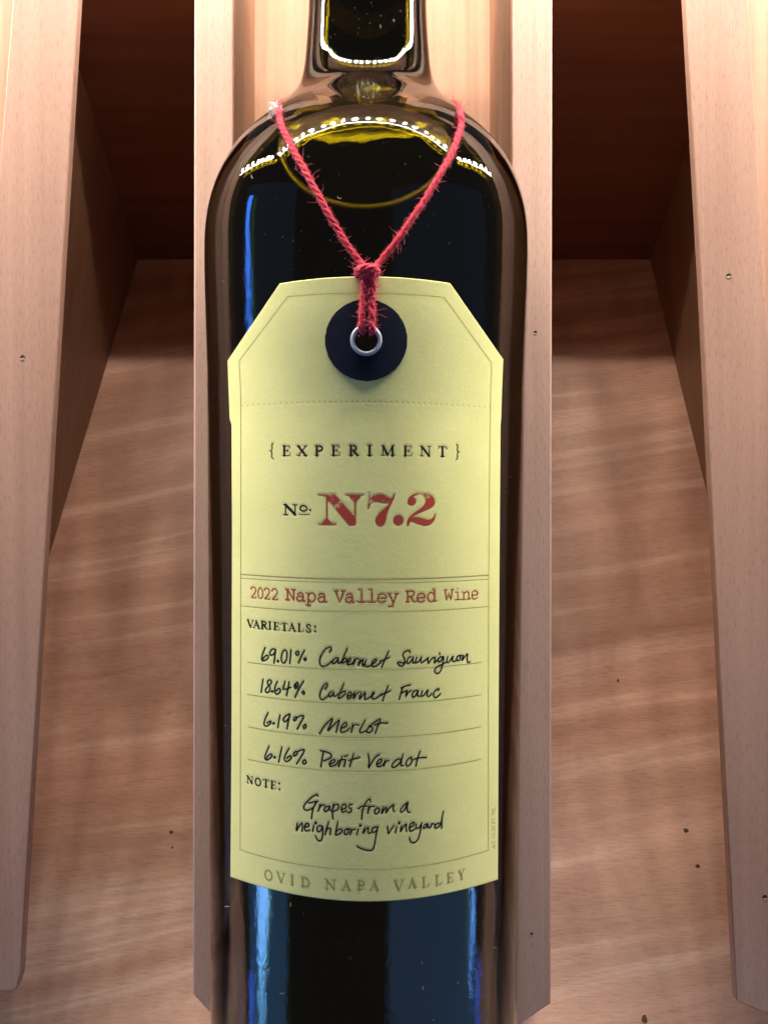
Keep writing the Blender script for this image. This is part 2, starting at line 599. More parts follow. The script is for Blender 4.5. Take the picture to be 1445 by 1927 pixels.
def nail_hole(parent, px, py, d, r, tilt=0.3):
    """ragged hole with a raised splinter under it"""
    cx, cy = P2(px, py, d)
    n = 10
    V = []
    for k in range(n):
        a = 2 * math.pi * k / n
        rr = r * (0.8 + 0.5 * random.random())
        V.append((cx + rr * 1.1 * math.cos(a), cy + rr * 0.85 * math.sin(a), d - 0.5))
    V.append((cx + tilt * r, cy + 0.3 * r, d - 0.35))
    o = mesh_obj('nail_hole', V, [[k, n, (k + 1) % n] for k in range(n)], M_HOLE, parent)
    V = [(cx - 1.2 * r, cy - 0.75 * r, d - 0.8), (cx - 0.1 * r, cy - 1.7 * r, d - 0.8), (cx + 1.4 * r, cy - 0.7 * r, d - 0.8),
         (cx + 0.8 * r, cy - 0.3 * r, d - 1.4), (cx - 0.3 * r, cy - 0.9 * r, d - 1.6)]
    mesh_obj('splinter', V, [[0, 1, 4], [1, 2, 4], [2, 3, 4], [0, 4, 3]], M_CHIP, parent)
    return o

YT = -640.0                                    # photo row of the cradles' upper ends
ctr = thing('bottle_cradle', (-28, -1180, 2800), 'middle wooden cradle under the lying wine bottle, its pale rails on both sides', 'bottle rack', 'inclined wooden bottle cradles')
poly = [P2(367, YT), P2(438, YT), P2(439.5, 1960), P2(398, 1909), P2(363, 1871)]
v, f = prism(poly, RD, RD + 245)
bevel(mesh_obj('rail', v, f, M_RAIL, ctr), 4)
poly = [P2(964, YT), P2(1040, YT), P2(1036, 1889), P2(975, 1930), P2(962, 1960)]
v, f = prism(poly, RD, RD + 245)
bevel(mesh_obj('rail', v, f, M_RAIL, ctr), 4)
a, b_ = P2(438, YT), P2(964, 1960)
v, f = prism([(a[0] + 3, a[1]), (b_[0] - 3, a[1]), (b_[0] - 3, b_[1] + 70), (a[0] + 3, b_[1] + 70)], RD + 243, RD + 300)
mesh_obj('backing_board', v, f, M_BACKING, ctr)
nail_hole(ctr, 1007, 625, RD, 4.2)
nail_hole(ctr, 1000, 1757, RD, 3.6)


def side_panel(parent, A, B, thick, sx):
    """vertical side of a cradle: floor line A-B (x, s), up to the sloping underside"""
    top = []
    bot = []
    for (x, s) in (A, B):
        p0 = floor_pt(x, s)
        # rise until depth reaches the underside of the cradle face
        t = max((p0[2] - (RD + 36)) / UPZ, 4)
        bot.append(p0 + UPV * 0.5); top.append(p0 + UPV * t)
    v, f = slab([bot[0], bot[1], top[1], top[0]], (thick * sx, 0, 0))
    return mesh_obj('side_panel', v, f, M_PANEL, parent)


def s_of(p):
    return float(np.dot(np.array([0, FY0, FD0]) - np.array([0, p[1], p[2]]), HB))

# left-hand cradle
lc = thing('bottle_cradle', (-1000, -1150, 2800), 'empty wooden cradle cut off by the left edge of the picture', 'bottle rack', 'inclined wooden bottle cradles')
poly = [P2(26 + .075 * -YT, YT), P2(148 + .0595 * -YT, YT), P2(148, 0), P2(83, 1082), P2(39.5, 1834), P2(32, 1861), P2(24, 1865), P2(-120, 1866)]
v, f = prism(poly, RD, RD + 34)
bevel(mesh_obj('rail', v, f, M_RAIL_SIDE, lc), 3)
poly = [P2(-330, YT), P2(60, YT), P2(0, 600), P2(-110, 1860), P2(-500, 1860)]
v, f = prism(poly, RD + 36, RD + 70)
mesh_obj('backing_board', v, f, M_BACKING, lc)
c0, c1 = floor_hit(260, 488), floor_hit(75, 1108)
sl = (c1[0] - c0[0]) / (s_of(c1) - s_of(c0))
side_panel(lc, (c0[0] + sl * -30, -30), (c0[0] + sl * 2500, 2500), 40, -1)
nail_hole(lc, 43, 672, RD, 5.5)

# right-hand cradle
rc = thing('bottle_cradle', (1000, -1150, 2800), 'empty wooden cradle cut off by the right edge of the picture', 'bottle rack', 'inclined wooden bottle cradles')
poly = [P2(1289 + .05 * YT, YT), P2(1407 + .058 * YT, YT), P2(1407, 0), P2(1445, 654), P2(1530, 1940), P2(1445, 1910), P2(1385, 1884), P2(1355, 1292), P2(1318, 520), P2(1289, 0)]
v, f = prism(poly, RD, RD + 34)
bevel(mesh_obj('rail', v, f, M_RAIL_SIDE, rc), 3)
poly = [P2(1360, YT), P2(1800, YT), P2(1960, 1930), P2(1490, 1900), P2(1425, 600)]
v, f = prism(poly, RD + 36, RD + 70)
mesh_obj('backing_board', v, f, M_BACKING, rc)
c0, c1 = floor_hit(1222, 484), floor_hit(1339, 967)
sl = (c1[0] - c0[0]) / (s_of(c1) - s_of(c0))
side_panel(rc, (c0[0] + sl * -30, -30), (c0[0] + sl * 2500, 2500), 40, 1)
nail_hole(rc, 1370, 518, RD, 5.5)
nail_hole(rc, 1438, 1688, RD, 5.5)
# the middle cradle's own sides, set well back under the rails
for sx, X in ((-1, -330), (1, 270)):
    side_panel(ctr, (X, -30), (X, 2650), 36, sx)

# ================================================================= LED STRIP
YL, DL, XL = 2725.0, 1690.0, 2365.0
DOWN = -UPV
led = thing('led_strip', (0, YL, DL), 'white LED strip running across the top of the display and down both sides', 'light strip')
def led_run(p0, p1, n, outw, power):
    """outw: direction in which the diffuser tape is set off from the diodes"""
    p0, p1, outw = np.array(p0, float), np.array(p1, float), np.array(outw, float)
    for k in range(n):
        c = p0 + (p1 - p0) * (k + 0.5) / n
        l = bpy.data.lights.new('led', 'POINT')
        l.energy = power
        l.color = LED_COLOR
        l.shadow_soft_size = 41 * K
        o = bpy.data.objects.new('led', l)
        COL.objects.link(o)
        o.parent = led
        q = (c - np.array(led['base'])) * K
        o.location = (q[0], q[1], -q[2])
    d = (p1 - p0) / np.linalg.norm(p1 - p0)
    th = np.cross(d, outw); th /= np.linalg.norm(th)
    q = [p0 + outw * 118, p0 + outw * 152, p1 + outw * 152, p1 + outw * 118]
    v, f = slab(q, th * 8)
    mesh_obj('diffuser', v, f, M_LED, led)
led_run((-XL, YL, DL), (XL, YL, DL), 21, (0, 0, -1), LED_POWER)
c0 = np.array((-XL, YL, DL)); c1 = np.array((XL, YL, DL))
led_run(c0 + DOWN * 100, c0 + DOWN * 2200, 11, (-1, 0, 0), LED_POWER * 1.35)
led_run(c1 + DOWN * 100, c1 + DOWN * 2200, 11, (1, 0, 0), LED_POWER * 1.35)
# the aluminium channel the front run is clipped into
q = [(-XL, YL + 34, DL - 145), (-XL, YL + 34, DL + 80), (XL, YL + 34, DL + 80), (XL, YL + 34, DL - 145)]
v, f = slab(q, (0, 16, 0))
mesh_obj('channel', v, f, M_ALU, led)

# underside of the shelf above, level like the floor, lit by the strip below it
u0 = np.array([0, YL + 70, DL + 40])
q = [u0 + (-2500, 0, 0), u0 + (2500, 0, 0), u0 + (2500, 0, 0) + HB * 2300, u0 + (-2500, 0, 0) + HB * 2300]
v, f = slab(q, UPV * 120)
tag(mesh_obj('upper_shelf', v, f, M_RAIL_SIDE, base=tuple(u0 + HB * 1100)), kind='structure')

# ================================================================= BOTTLE
bot = thing('wine_bottle', (-44, -1230, ZA + 330), 'dark green glass bottle of red wine with a pale yellow-green paper label', 'wine bottle')
# outer shell up, over the lip, inner shell down
oy, orr = PYS, PRS
dy, dr = np.gradient(oy), np.gradient(orr)
ln = np.hypot(dy, dr)
nx, ny = dy / ln, -dr / ln
TWALL = 24.0
iy, ir = oy - ny * TWALL, orr - nx * TWALL
keep = (iy > -1150) & (oy < 1400)
iy, ir = iy[keep], ir[keep]
order = np.argsort(iy)
iy, ir = iy[order], ir[order]
lipY = [1425, 1432, 1425]
lipR = [128, 118, ir[-1] + 2]
stride = 3
oy_s, or_s = oy[::stride], orr[::stride]
iy_s, ir_s = iy[::-1][::stride], ir[::-1][::stride]
ys = np.concatenate([[-1190, -1205, -1235, oy_s[0] - 3], oy_s, lipY, iy_s, [-1140, -1128, -1120]])
rs = np.concatenate([[0.5, 180, 250, 285], or_s, lipR, ir_s, [230, 120, 0.5]])
v, f = revolve(ys, rs, 192)
# close the two tiny pole rings
seg = 192; n = len(ys)
f.append(list(range(seg))[::-1]); f.append([(n - 1) * seg + j for j in range(seg)])
glass = mesh_obj('glass_body', v, f, M_GLASS, bot, smooth=True)
bmn = bmesh.new(); bmn.from_mesh(glass.data)
bmesh.ops.recalc_face_normals(bmn, faces=bmn.faces); bmn.to_mesh(glass.data); bmn.free()
for pl in glass.data.polygons: pl.use_smooth = True
# wine: the inner volume cut by a level surface
wy = np.concatenate([[-1141], iy[::3]]); wr = np.concatenate([[0.5], ir[::3] + 0.6])
wy = np.concatenate([wy, [wy[-1] + 0.5]]); wr = np.concatenate([wr, [0.5]])
v, f = revolve(wy, wr, 160)
f.append(list(range(160))[::-1]); f.append([(len(wy) - 1) * 160 + j for j in range(160)])
wine = mesh_obj('wine', v, f, M_WINE, bot, smooth=True)
bmn = bmesh.new(); bmn.from_mesh(wine.data)
bmesh.ops.recalc_face_normals(bmn, faces=bmn.faces)
pl_pt = hit(688, 391, -TWALL)
bb = np.array(bot['base'])
co = (pl_pt - bb) * K; co = Vector((co[0], co[1], -co[2]))
res = bmesh.ops.bisect_plane(bmn, geom=bmn.verts[:] + bmn.edges[:] + bmn.faces[:], plane_co=co, plane_no=(0, UPY, UPZ), clear_outer=True)
ed = [e for e in bmn.edges if e.is_boundary]
ff = bmesh.ops.holes_fill(bmn, edges=ed)
for fc in bmn.faces: fc.smooth = True
for fc in ff['faces']: fc.smooth = False
for e in ed: e.smooth = False
caps = [[v_.co.copy() for v_ in f_.verts] for f_ in ff['faces']]
bmn.to_mesh(wine.data); bmn.free()
# bright rim where the wine climbs the glass
inv = min(caps, key=lambda c_: sum(q_.y for q_ in c_) / len(c_))
RING = [np.array([q_.x / K, q_.y / K, -q_.z / K]) + bb for q_ in inv]
v, f = revolve([1180, 1400], [ir[-1] - 0.5 + 1, ir[-1] - 0.5 + 1], 48)
f.append(list(range(48))[::-1]); f.append([48 + j for j in range(48)])
mesh_obj('cork', v, f, M_CORK, bot)

# ================================================================= LETTERING DATA (photo positions)
# groups: name -> dict(strokes=[(pts, width)], polys=[...], mat, depth)
groups = []


def sm(pts, n=6):
    if len(pts) < 3: 
        a, b = np.array(pts[0], float), np.array(pts[-1], float)
        k = max(2, int(np.linalg.norm(b - a) / 6) + 1)
        return np.array([a + (b - a) * t for t in np.linspace(0, 1, k)])
    return catmull(pts, n)


def hand(ox, oy, strokes, w=2.75, sc=5.0):
    out = []
    for s in strokes:
        P = np.array(s, float) / sc + (ox, oy)
        if len(P) == 1:
            P = np.array([P[0] + (-0.5, 0.3), P[0] + (0.5, -0.3)])
            out.append((P, w * 1.75))
        else:
            out.append((sm(P), w))
    return out

A = (480, 1200); B = (640, 1200); C = (450, 1320); D = (640, 1320); E = (540, 1470); G = (660, 1470)
line1 = hand(*A, [
    [(97, 92), (80, 130), (65, 175), (62, 205), (75, 217), (100, 210), (122, 192), (126, 172), (112, 166), (90, 178), (72, 200)],
    [(190, 112), (168, 104), (145, 125), (138, 152), (152, 165), (178, 150), (193, 118)], [(194, 112), (187, 165), (178, 238)], [(215, 220)],
    [(285, 113), (262, 128), (248, 175), (250, 220), (268, 238), (288, 220), (300, 175), (298, 130), (285, 113)],
    [(338, 112), (332, 175), (326, 242)],
    [(408, 126), (390, 132), (384, 155), (398, 165), (412, 148), (408, 126)], [(465, 118), (438, 165), (408, 238)],
    [(462, 195), (478, 190), (478, 208), (464, 214), (460, 198)],
    [(700, 136), (719, 106), (706, 88), (668, 104), (630, 150), (608, 205), (612, 252), (638, 270), (672, 262), (708, 235), (738, 208)],
    [(778, 190), (752, 195), (728, 224), (730, 243), (750, 240), (772, 215), (784, 192), (779, 225), (790, 243), (812, 225)],
    [(868, 102), (845, 150), (825, 198), (812, 238), (832, 206), (852, 193), (862, 206), (850, 228), (826, 240)],
    [(866, 240), (895, 212), (900, 196), (884, 198), (870, 222), (870, 250), (884, 258), (908, 248), (930, 222)],
    [(935, 200), (920, 256), (938, 218), (958, 198), (972, 204)], [(988, 206), (970, 262), (990, 228), (1016, 205), (1012, 238), (1012, 266), (1032, 240)],
    [(1044, 212), (1032, 250), (1044, 270), (1075, 268), (1112, 242)],
    [(1112, 242), (1142, 216), (1134, 204), (1108, 220), (1096, 250), (1108, 272), (1142, 264), (1182, 232)],
    [(1256, 130), (1225, 195), (1190, 283)], [(1172, 226), (1220, 205), (1264, 184)]]) + hand(*B, [
    [(658, 142), (655, 124), (625, 124), (598, 143), (590, 166), (606, 196), (607, 230), (592, 262), (566, 266), (540, 240), (558, 230), (596, 238), (632, 222)],
    [(668, 180), (648, 184), (630, 214), (636, 240), (656, 234), (676, 205), (690, 180), (684, 215), (692, 238), (714, 226)],
    [(722, 185), (710, 222), (722, 234), (746, 214), (766, 180), (758, 215), (768, 234), (796, 214), (830, 188)],
    [(830, 186), (826, 215), (832, 240), (850, 212), (870, 190), (892, 186)], [(896, 184), (886, 235), (906, 218), (922, 196)], [(934, 142), (938, 156)],
    [(968, 178), (942, 180), (924, 204), (930, 228), (950, 214), (974, 180), (964, 250), (946, 310), (920, 335), (896, 326), (890, 300), (914, 272), (958, 252), (992, 232)],
    [(1012, 178), (1002, 224), (1024, 228), (1062, 172), (1056, 214), (1078, 222), (1098, 196)],
    [(1118, 166), (1100, 180), (1098, 208), (1114, 215), (1132, 195), (1128, 166), (1152, 170)],
    [(1158, 166), (1146, 216), (1172, 180), (1198, 152), (1194, 200), (1202, 234), (1222, 226)]])
line2 = hand(*A, [
    [(76, 390), (68, 440), (58, 515)],
    [(157, 410), (142, 396), (120, 408), (120, 438), (142, 466), (132, 505), (106, 515), (98, 490), (118, 462), (144, 436), (158, 412)], [(162, 505)],
    [(212, 410), (190, 455), (185, 502), (200, 530), (225, 520), (241, 492), (225, 478), (198, 498)],
    [(282, 410), (268, 460), (262, 482), (292, 483), (336, 466)], [(322, 415), (310, 475), (295, 545)],
    [(388, 424), (372, 445), (372, 474), (390, 472), (405, 445), (400, 420), (385, 428), (384, 460)], [(457, 406), (415, 475), (375, 560)],
    [(456, 500), (466, 524), (450, 530), (443, 514), (456, 500)],
    [(658, 486), (680, 452), (674, 430), (646, 450), (616, 505), (608, 555), (625, 582), (652, 574), (692, 540)],
    [(724, 510), (702, 520), (692, 545), (710, 555), (734, 526), (742, 508), (738, 540), (755, 552), (782, 528)],
    [(836, 434), (805, 500), (784, 562), (800, 570), (835, 544), (852, 516), (838, 505), (812, 520)],
    [(866, 552), (896, 540), (903, 520), (886, 514), (868, 542), (872, 575), (898, 562), (924, 526)], [(938, 514), (926, 572), (950, 535), (976, 514)],
    [(996, 518), (980, 578), (1008, 545), (1036, 518), (1034, 548), (1032, 580), (1060, 574)],
    [(1060, 574), (1098, 546), (1122, 522), (1108, 518), (1098, 555), (1114, 578), (1150, 562), (1192, 528)],
    [(1251, 455), (1225, 520), (1200, 595)], [(1168, 548), (1215, 525), (1272, 500)]]) + hand(*B, [
    [(588, 470), (570, 530), (555, 582)], [(572, 474), (618, 454), (662, 445)], [(572, 522), (600, 508), (628, 500)],
    [(630, 495), (618, 552), (640, 515), (670, 497)],
    [(722, 496), (692, 505), (678, 540), (690, 560), (716, 535), (736, 496), (728, 540), (748, 552)],
    [(774, 502), (762, 546), (786, 542), (826, 490), (818, 540), (838, 550), (862, 522)],
    [(924, 498), (930, 480), (902, 490), (880, 522), (884, 555), (906, 560), (944, 528)]])
line3 = hand(*A, [
    [(124, 705), (96, 760), (85, 812), (100, 832), (130, 820), (151, 795), (140, 785), (112, 802)], [(175, 805)],
    [(236, 725), (223, 785), (214, 846)],
    [(324, 718), (288, 735), (265, 768), (275, 790), (302, 775), (326, 742)], [(330, 718), (312, 790), (300, 858)],
    [(388, 744), (366, 756), (364, 780), (385, 770), (404, 744), (457, 735), (430, 795), (395, 860)],
    [(472, 815), (455, 830), (455, 852), (476, 845), (480, 824), (472, 815)],
    [(605, 903), (660, 820), (727, 762), (706, 820), (684, 874), (736, 826), (792, 775), (776, 830), (762, 890)],
    [(815, 852), (850, 838), (864, 812), (842, 804), (812, 838), (804, 880), (830, 892), (868, 872), (888, 850)],
    [(918, 815), (905, 890)], [(908, 850), (938, 822), (975, 825)],
    [(1036, 780), (1000, 840), (984, 882), (1000, 896), (1040, 880), (1062, 855)],
    [(1096, 835), (1070, 845), (1050, 875), (1060, 893), (1086, 890), (1106, 864), (1096, 835)],
    [(1070, 838), (1112, 806), (1177, 768), (1156, 830), (1130, 900)], [(1122, 822), (1175, 803), (1246, 805)]])
line4 = hand(*C, [
    [(282, 420), (256, 480), (242, 530), (260, 550), (290, 535), (312, 506), (296, 495), (272, 512), (256, 538)], [(335, 525)],
    [(403, 430), (386, 500), (372, 570)],
    [(472, 436), (436, 500), (425, 545), (445, 565), (475, 550), (495, 522), (477, 512), (448, 534)],
    [(538, 468), (516, 485), (514, 512), (540, 500), (556, 468), (614, 454), (582, 520), (540, 586)],
    [(620, 548), (600, 560), (600, 582), (620, 586), (632, 568), (620, 548)],
    [(794, 472), (780, 540), (768, 616)], [(764, 464), (830, 478), (869, 506), (850, 536), (796, 560)],
    [(854, 592), (895, 570), (901, 550), (872, 555), (848, 590), (864, 612), (902, 600), (932, 576)],
    [(970, 520), (950, 570), (935, 612)], [(924, 566), (960, 550), (998, 548)], [(1002, 552), (985, 614)], [(990, 520), (1020, 512)],
    [(1077, 494), (1056, 560), (1040, 616)], [(1030, 556), (1072, 543), (1136, 528)]]) + hand(*D, [
    [(265, 498), (274, 560), (268, 624), (300, 570), (335, 522), (371, 499)],
    [(345, 592), (385, 572), (391, 546), (366, 550), (345, 582), (355, 615), (395, 602), (420, 570)],
    [(424, 552), (413, 606)], [(415, 588), (434, 562), (460, 558)],
    [(576, 546), (544, 543), (506, 570), (487, 605), (500, 621), (540, 600), (574, 556)], [(591, 498), (577, 560), (574, 602), (596, 604)],
    [(670, 525), (636, 545), (620, 580), (630, 606), (655, 596), (676, 560), (668, 525)],
    [(752, 468), (730, 530), (712, 610)], [(690, 546), (745, 530), (810, 527)]])
note1 = hand(*E, [
    [(292, 142), (284, 125), (240, 146), (186, 195), (158, 240), (170, 270), (205, 270), (246, 248), (274, 205)], [(205, 206), (250, 195), (293, 188)],
    [(276, 196), (245, 262), (230, 354)],
    [(312, 218), (294, 282)], [(298, 262), (325, 226), (357, 226)],
    [(398, 238), (366, 240), (350, 270), (362, 287), (390, 266), (406, 234), (400, 266), (422, 276)],
    [(438, 214), (426, 282), (433, 356)], [(430, 252), (456, 220), (486, 226), (476, 266), (438, 286)],
    [(514, 268), (550, 256), (556, 228), (532, 219), (511, 250), (520, 292), (562, 280)],
    [(614, 224), (590, 224), (582, 245), (606, 266), (600, 292), (568, 298)],
    [(786, 196), (780, 171), (752, 188), (716, 260), (702, 358)], [(670, 262), (712, 236), (756, 236)],
    [(772, 234), (760, 304)], [(764, 270), (790, 240), (822, 242)],
    [(852, 250), (828, 270), (830, 306), (856, 300), (872, 270), (852, 250)],
    [(904, 246), (890, 304), (924, 252), (938, 256), (932, 298), (965, 250), (1003, 224), (998, 264), (1010, 286)],
    [(1136, 198), (1100, 226), (1068, 270), (1076, 291), (1110, 262), (1138, 198), (1130, 256), (1140, 290), (1158, 292)]])
note2 = hand(*E, [
    [(98, 393), (88, 466), (114, 422), (141, 394), (145, 432), (142, 473)],
    [(165, 434), (206, 422), (202, 400), (180, 400), (164, 430), (175, 466), (216, 460)],
    [(252, 414), (242, 472)], [(270, 392)],
    [(332, 424), (300, 420), (282, 446), (290, 476), (320, 460), (336, 424), (336, 500), (322, 554), (290, 556), (270, 514)],
    [(393, 384), (372, 440), (358, 502)], [(364, 474), (386, 446), (411, 448), (404, 502)],
    [(479, 384), (466, 440), (458, 506), (500, 492), (521, 466), (500, 450), (466, 470)],
    [(562, 450), (540, 470), (545, 501), (570, 496), (581, 466), (562, 449), (598, 452)],
    [(606, 456), (594, 506)], [(600, 482), (620, 458), (642, 458)],
    [(670, 454), (656, 506)], [(690, 420)],
    [(730, 440), (714, 492), (740, 456), (766, 440), (764, 472), (772, 492), (800, 478)],
    [(846, 430), (810, 440), (799, 465), (815, 482), (845, 462), (857, 428), (842, 490), (828, 570), (810, 640), (770, 652), (710, 640), (657, 614)]]) + hand(*G, [
    [(344, 428), (350, 462), (355, 494), (376, 460), (406, 418)], [(432, 428), (420, 486)], [(455, 393)],
    [(477, 420), (468, 474), (495, 430), (521, 404), (521, 440), (526, 474)],
    [(550, 438), (590, 416), (597, 390), (572, 394), (551, 430), (562, 470), (604, 450)],
    [(616, 404), (616, 440), (642, 436), (664, 400)], [(668, 392), (652, 480), (630, 550), (595, 578), (565, 570), (552, 532)],
    [(718, 400), (692, 414), (684, 440), (705, 436), (728, 402), (726, 434), (746, 430)],
    [(758, 402), (750, 438)], [(752, 424), (768, 398), (792, 408)],
    [(832, 394), (802, 406), (790, 436), (815, 436), (846, 398), (871, 284)], [(868, 300), (856, 370), (856, 442)]])
for nm, st in (('handwriting', line1), ('handwriting', line2), ('handwriting', line3), ('handwriting', line4), ('handwriting', note1), ('handwriting', note2)):
    groups.append(dict(name=nm, strokes=st, polys=[], mat=M_PEN, deep=1.3))


def arc(cx, cy, rx, ry, a0, a1, n=14):
    return [(cx + rx * math.cos(math.radians(a0 + (a1 - a0) * k / n)), cy + ry * math.sin(math.radians(a0 + (a1 - a0) * k / n))) for k in range(n + 1)]

# roman capitals: (points, weight) in a unit box, y up; weight 1 = stem, .35 = hairline
TK, TN = 1.0, 0.38
ROM = {
    'A': [([(.5, 1), (.12, .02)], TN), ([(.48, 1), (.88, .02)], TK), ([(.26, .36), (.72, .36)], TN), ([(0, .02), (.27, .02)], TN), ([(.68, .02), (1, .02)], TN)],
    'D': [([(.22, 0), (.22, 1)], TK), ([(.02, .98), (.5, .98)], TN), ([(.02, .02), (.5, .02)], TN), (arc(.45, .5, .45, .47, 90, -90), .8)],
    'E': [([(.24, 0), (.24, 1)], TK), ([(.04, .98), (.88, .98), (.9, .78)], TN), ([(.04, .02), (.92, .02), (.97, .26)], TN), ([(.24, .52), (.68, .52)], TN), ([(.68, .64), (.68, .4)], TN)],
    'I': [([(.5, 0), (.5, 1)], TK), ([(.05, .98), (.95, .98)], TN), ([(.05, .02), (.95, .02)], TN)],
    'L': [([(.26, 0), (.26, 1)], TK), ([(.04, .98), (.5, .98)], TN), ([(.04, .02), (.9, .02), (.97, .28)], TN)],
    'M': [([(.14, .02), (.17, .98)], TN), ([(.17, .98), (.5, .08)], TK), ([(.5, .08), (.84, .98)], TN), ([(.84, .98), (.87, 0)], TK), ([(0, .02), (.28, .02)], TN), ([(.72, .02), (1, .02)], TN), ([(.02, .98), (.2, .98)], TN), ([(.82, .98), (.98, .98)], TN)],
    'N': [([(.15, 0), (.15, .98)], TN), ([(.15, .98), (.86, .03)], TK), ([(.86, 0), (.86, .98)], TN), ([(0, .98), (.2, .98)], TN), ([(0, .02), (.32, .02)], TN), ([(.7, .98), (1, .98)], TN)],
    'O': [(arc(.5, .5, .4, .47, 60, 240), .85), (arc(.5, .5, .4, .47, 240, 420), .85)],
    'P': [([(.22, 0), (.22, 1)], TK), ([(.02, .98), (.5, .98)], TN), ([(.02, .02), (.46, .02)], TN), (arc(.48, .73, .4, .25, 90, -90), .8), ([(.22, .48), (.5, .48)], TN)],
    'R': [([(.2, 0), (.2, 1)], TK), ([(.02, .98), (.45, .98)], TN), ([(.02, .02), (.42, .02)], TN), (arc(.42, .75, .3, .23, 90, -90), .8), ([(.2, .52), (.45, .52)], TN), ([(.42, .52), (.82, .03)], TK), ([(.8, .02), (1, .02)], TN)],
    'S': [([(.82, .74), (.78, .92), (.5, 1), (.22, .9), (.18, .7), (.5, .5), (.82, .32), (.8, .1), (.5, 0), (.2, .06), (.14, .28)], .72)],
    'T': [([(.5, 0), (.5, 1)], TK), ([(.02, .76), (.06, .98), (.94, .98), (.98, .76)], TN), ([(.25, .02), (.75, .02)], TN)],
    'V': [([(.12, .98), (.52, .02)], TK), ([(.52, .02), (.88, .98)], TN), ([(0, .98), (.3, .98)], TN), ([(.72, .98), (1, .98)], TN)],
    'X': [([(.14, .98), (.86, .02)], TK), ([(.86, .98), (.14, .02)], TN), ([(0, .98), (.32, .98)], TN), ([(.68, .98), (1, .98)], TN), ([(0, .02), (.32, .02)], TN), ([(.68, .02), (1, .02)], TN)],
    'Y': [([(.12, .98), (.5, .48)], TK), ([(.5, .48), (.88, .98)], TN), ([(.5, .48), (.5, 0)], TK), ([(0, .98), (.3, .98)], TN), ([(.72, .98), (1, .98)], TN), ([(.28, .02), (.72, .02)], TN)],
}


def roman(chars, org, stem, sc=5.0):
    out = []
    ox, oy = org
    for ch, x0, x1, top, base, *sk in chars:
        k = sk[0] if sk else 0.0            # baseline slope across the letter
        for pts, w in ROM[ch]:
            P = []
            for (a, b) in pts:
                X = x0 + (x1 - x0) * a
                Yv = base + (top - base) * b + k * (x1 - x0) * (a - .5)
                P.append((X / sc + ox, Yv / sc + oy))
            st = sm(P, 4) if len(P) > 6 else np.vstack([sm([P[i], P[i + 1]]) for i in range(len(P) - 1)])
            # drop repeated joints
            keepi = [0] + [i for i in range(1, len(st)) if np.linalg.norm(st[i] - st[i - 1]) > 1e-3]
            out.append((st[keepi], stem * 1.12 * w + 0.25))
    return out


def dot(x, y, r):
    return (np.array([(x - 0.01, y), (x + 0.01, y)]), 2 * r)

Ic, Jc, Gc, Kc = (490, 810), (600, 810), (440, 1060), (420, 1580)
ex = roman([('E', 207, 284, 145, 238), ('X', 343, 441, 145, 238), ('P', 512, 592, 144, 237), ('E', 667, 750, 143, 237), ('R', 831, 930, 143, 237), ('I', 1003, 1051, 143, 237), ('M', 1134, 1262, 145, 238)], Ic, 3.3)
ex += roman([('E', 795, 876, 147, 240, .03), ('N', 952, 1053, 149, 242, .04), ('T', 1122, 1204, 151, 245, .05)], Jc, 3.0)
ex += [(sm([(x / 5 + 490, y / 5 + 810) for x, y in [(124, 124), (112, 128), (108, 142), (110, 170), (106, 185), (92, 193), (106, 200), (109, 218), (106, 245), (112, 260), (124, 266)]]), 1.6)]
ex += [(sm([(x / 5 + 600, y / 5 + 810) for x, y in [(1289, 132), (1302, 137), (1306, 150), (1303, 180), (1307, 195), (1320, 202), (1307, 208), (1303, 228), (1306, 255), (1302, 267), (1289, 273)]]), 1.5)]
groups.append(dict(name='printed_heading', strokes=ex, polys=[], mat=M_INK, deep=1.5))
va = roman([('V', 125, 188, 533, 602, .15), ('A', 180, 246, 541, 611, .14), ('R', 254, 320, 545, 617, .12), ('I', 324, 354, 551, 620), ('E', 372, 434, 558, 627, .1), ('T', 442, 509, 563, 632, .1), ('A', 511, 584, 568, 639, .09), ('L', 599, 661, 571, 643, .08), ('S', 677, 730, 575, 648, .06)], Gc, 2.5)
va += [dot(765 / 5 + 440, 597 / 5 + 1060, 2.1), dot(765 / 5 + 440, 640 / 5 + 1060, 2.1)]
groups.append(dict(name='printed_heading', strokes=va, polys=[], mat=M_INK, deep=1.3))
no = roman([('N', 72, 131, 702, 772, .2), ('O', 146, 208, 720, 793, .18), ('T', 221, 283, 735, 806, .16), ('E', 294, 352, 750, 821, .15)], C, 2.3)
no += [dot(378 / 5 + 450, 772 / 5 + 1320, 2.0), dot(380 / 5 + 450, 826 / 5 + 1320, 2.0)]
groups.append(dict(name='printed_heading', strokes=no, polys=[], mat=M_INK, deep=1.3))
ov = roman([('O', 386, 466, 287, 383, .3), ('V', 503, 584, 310, 405, .22), ('I', 632, 664, 335, 425), ('D', 728, 816, 357, 446, .14), ('N', 958, 1058, 379, 470, .08), ('A', 1113, 1200, 392, 482, .04), ('P', 1261, 1334, 392, 479, .02)], Kc, 2.6)
ov += roman([('A', 176, 266, 942, 1030, -.02), ('V', 404, 502, 934, 1026, -.06), ('A', 538, 620, 918, 1006, -.12), ('L', 669, 738, 902, 998, -.16), ('L', 793, 858, 884, 976, -.22), ('E', 903, 969, 862, 952, -.26), ('Y', 1012, 1072, 834, 926, -.34)], G, 2.6)
groups.append(dict(name='printed_footer', strokes=ov, polys=[], mat=M_OLIVE, deep=0.8))
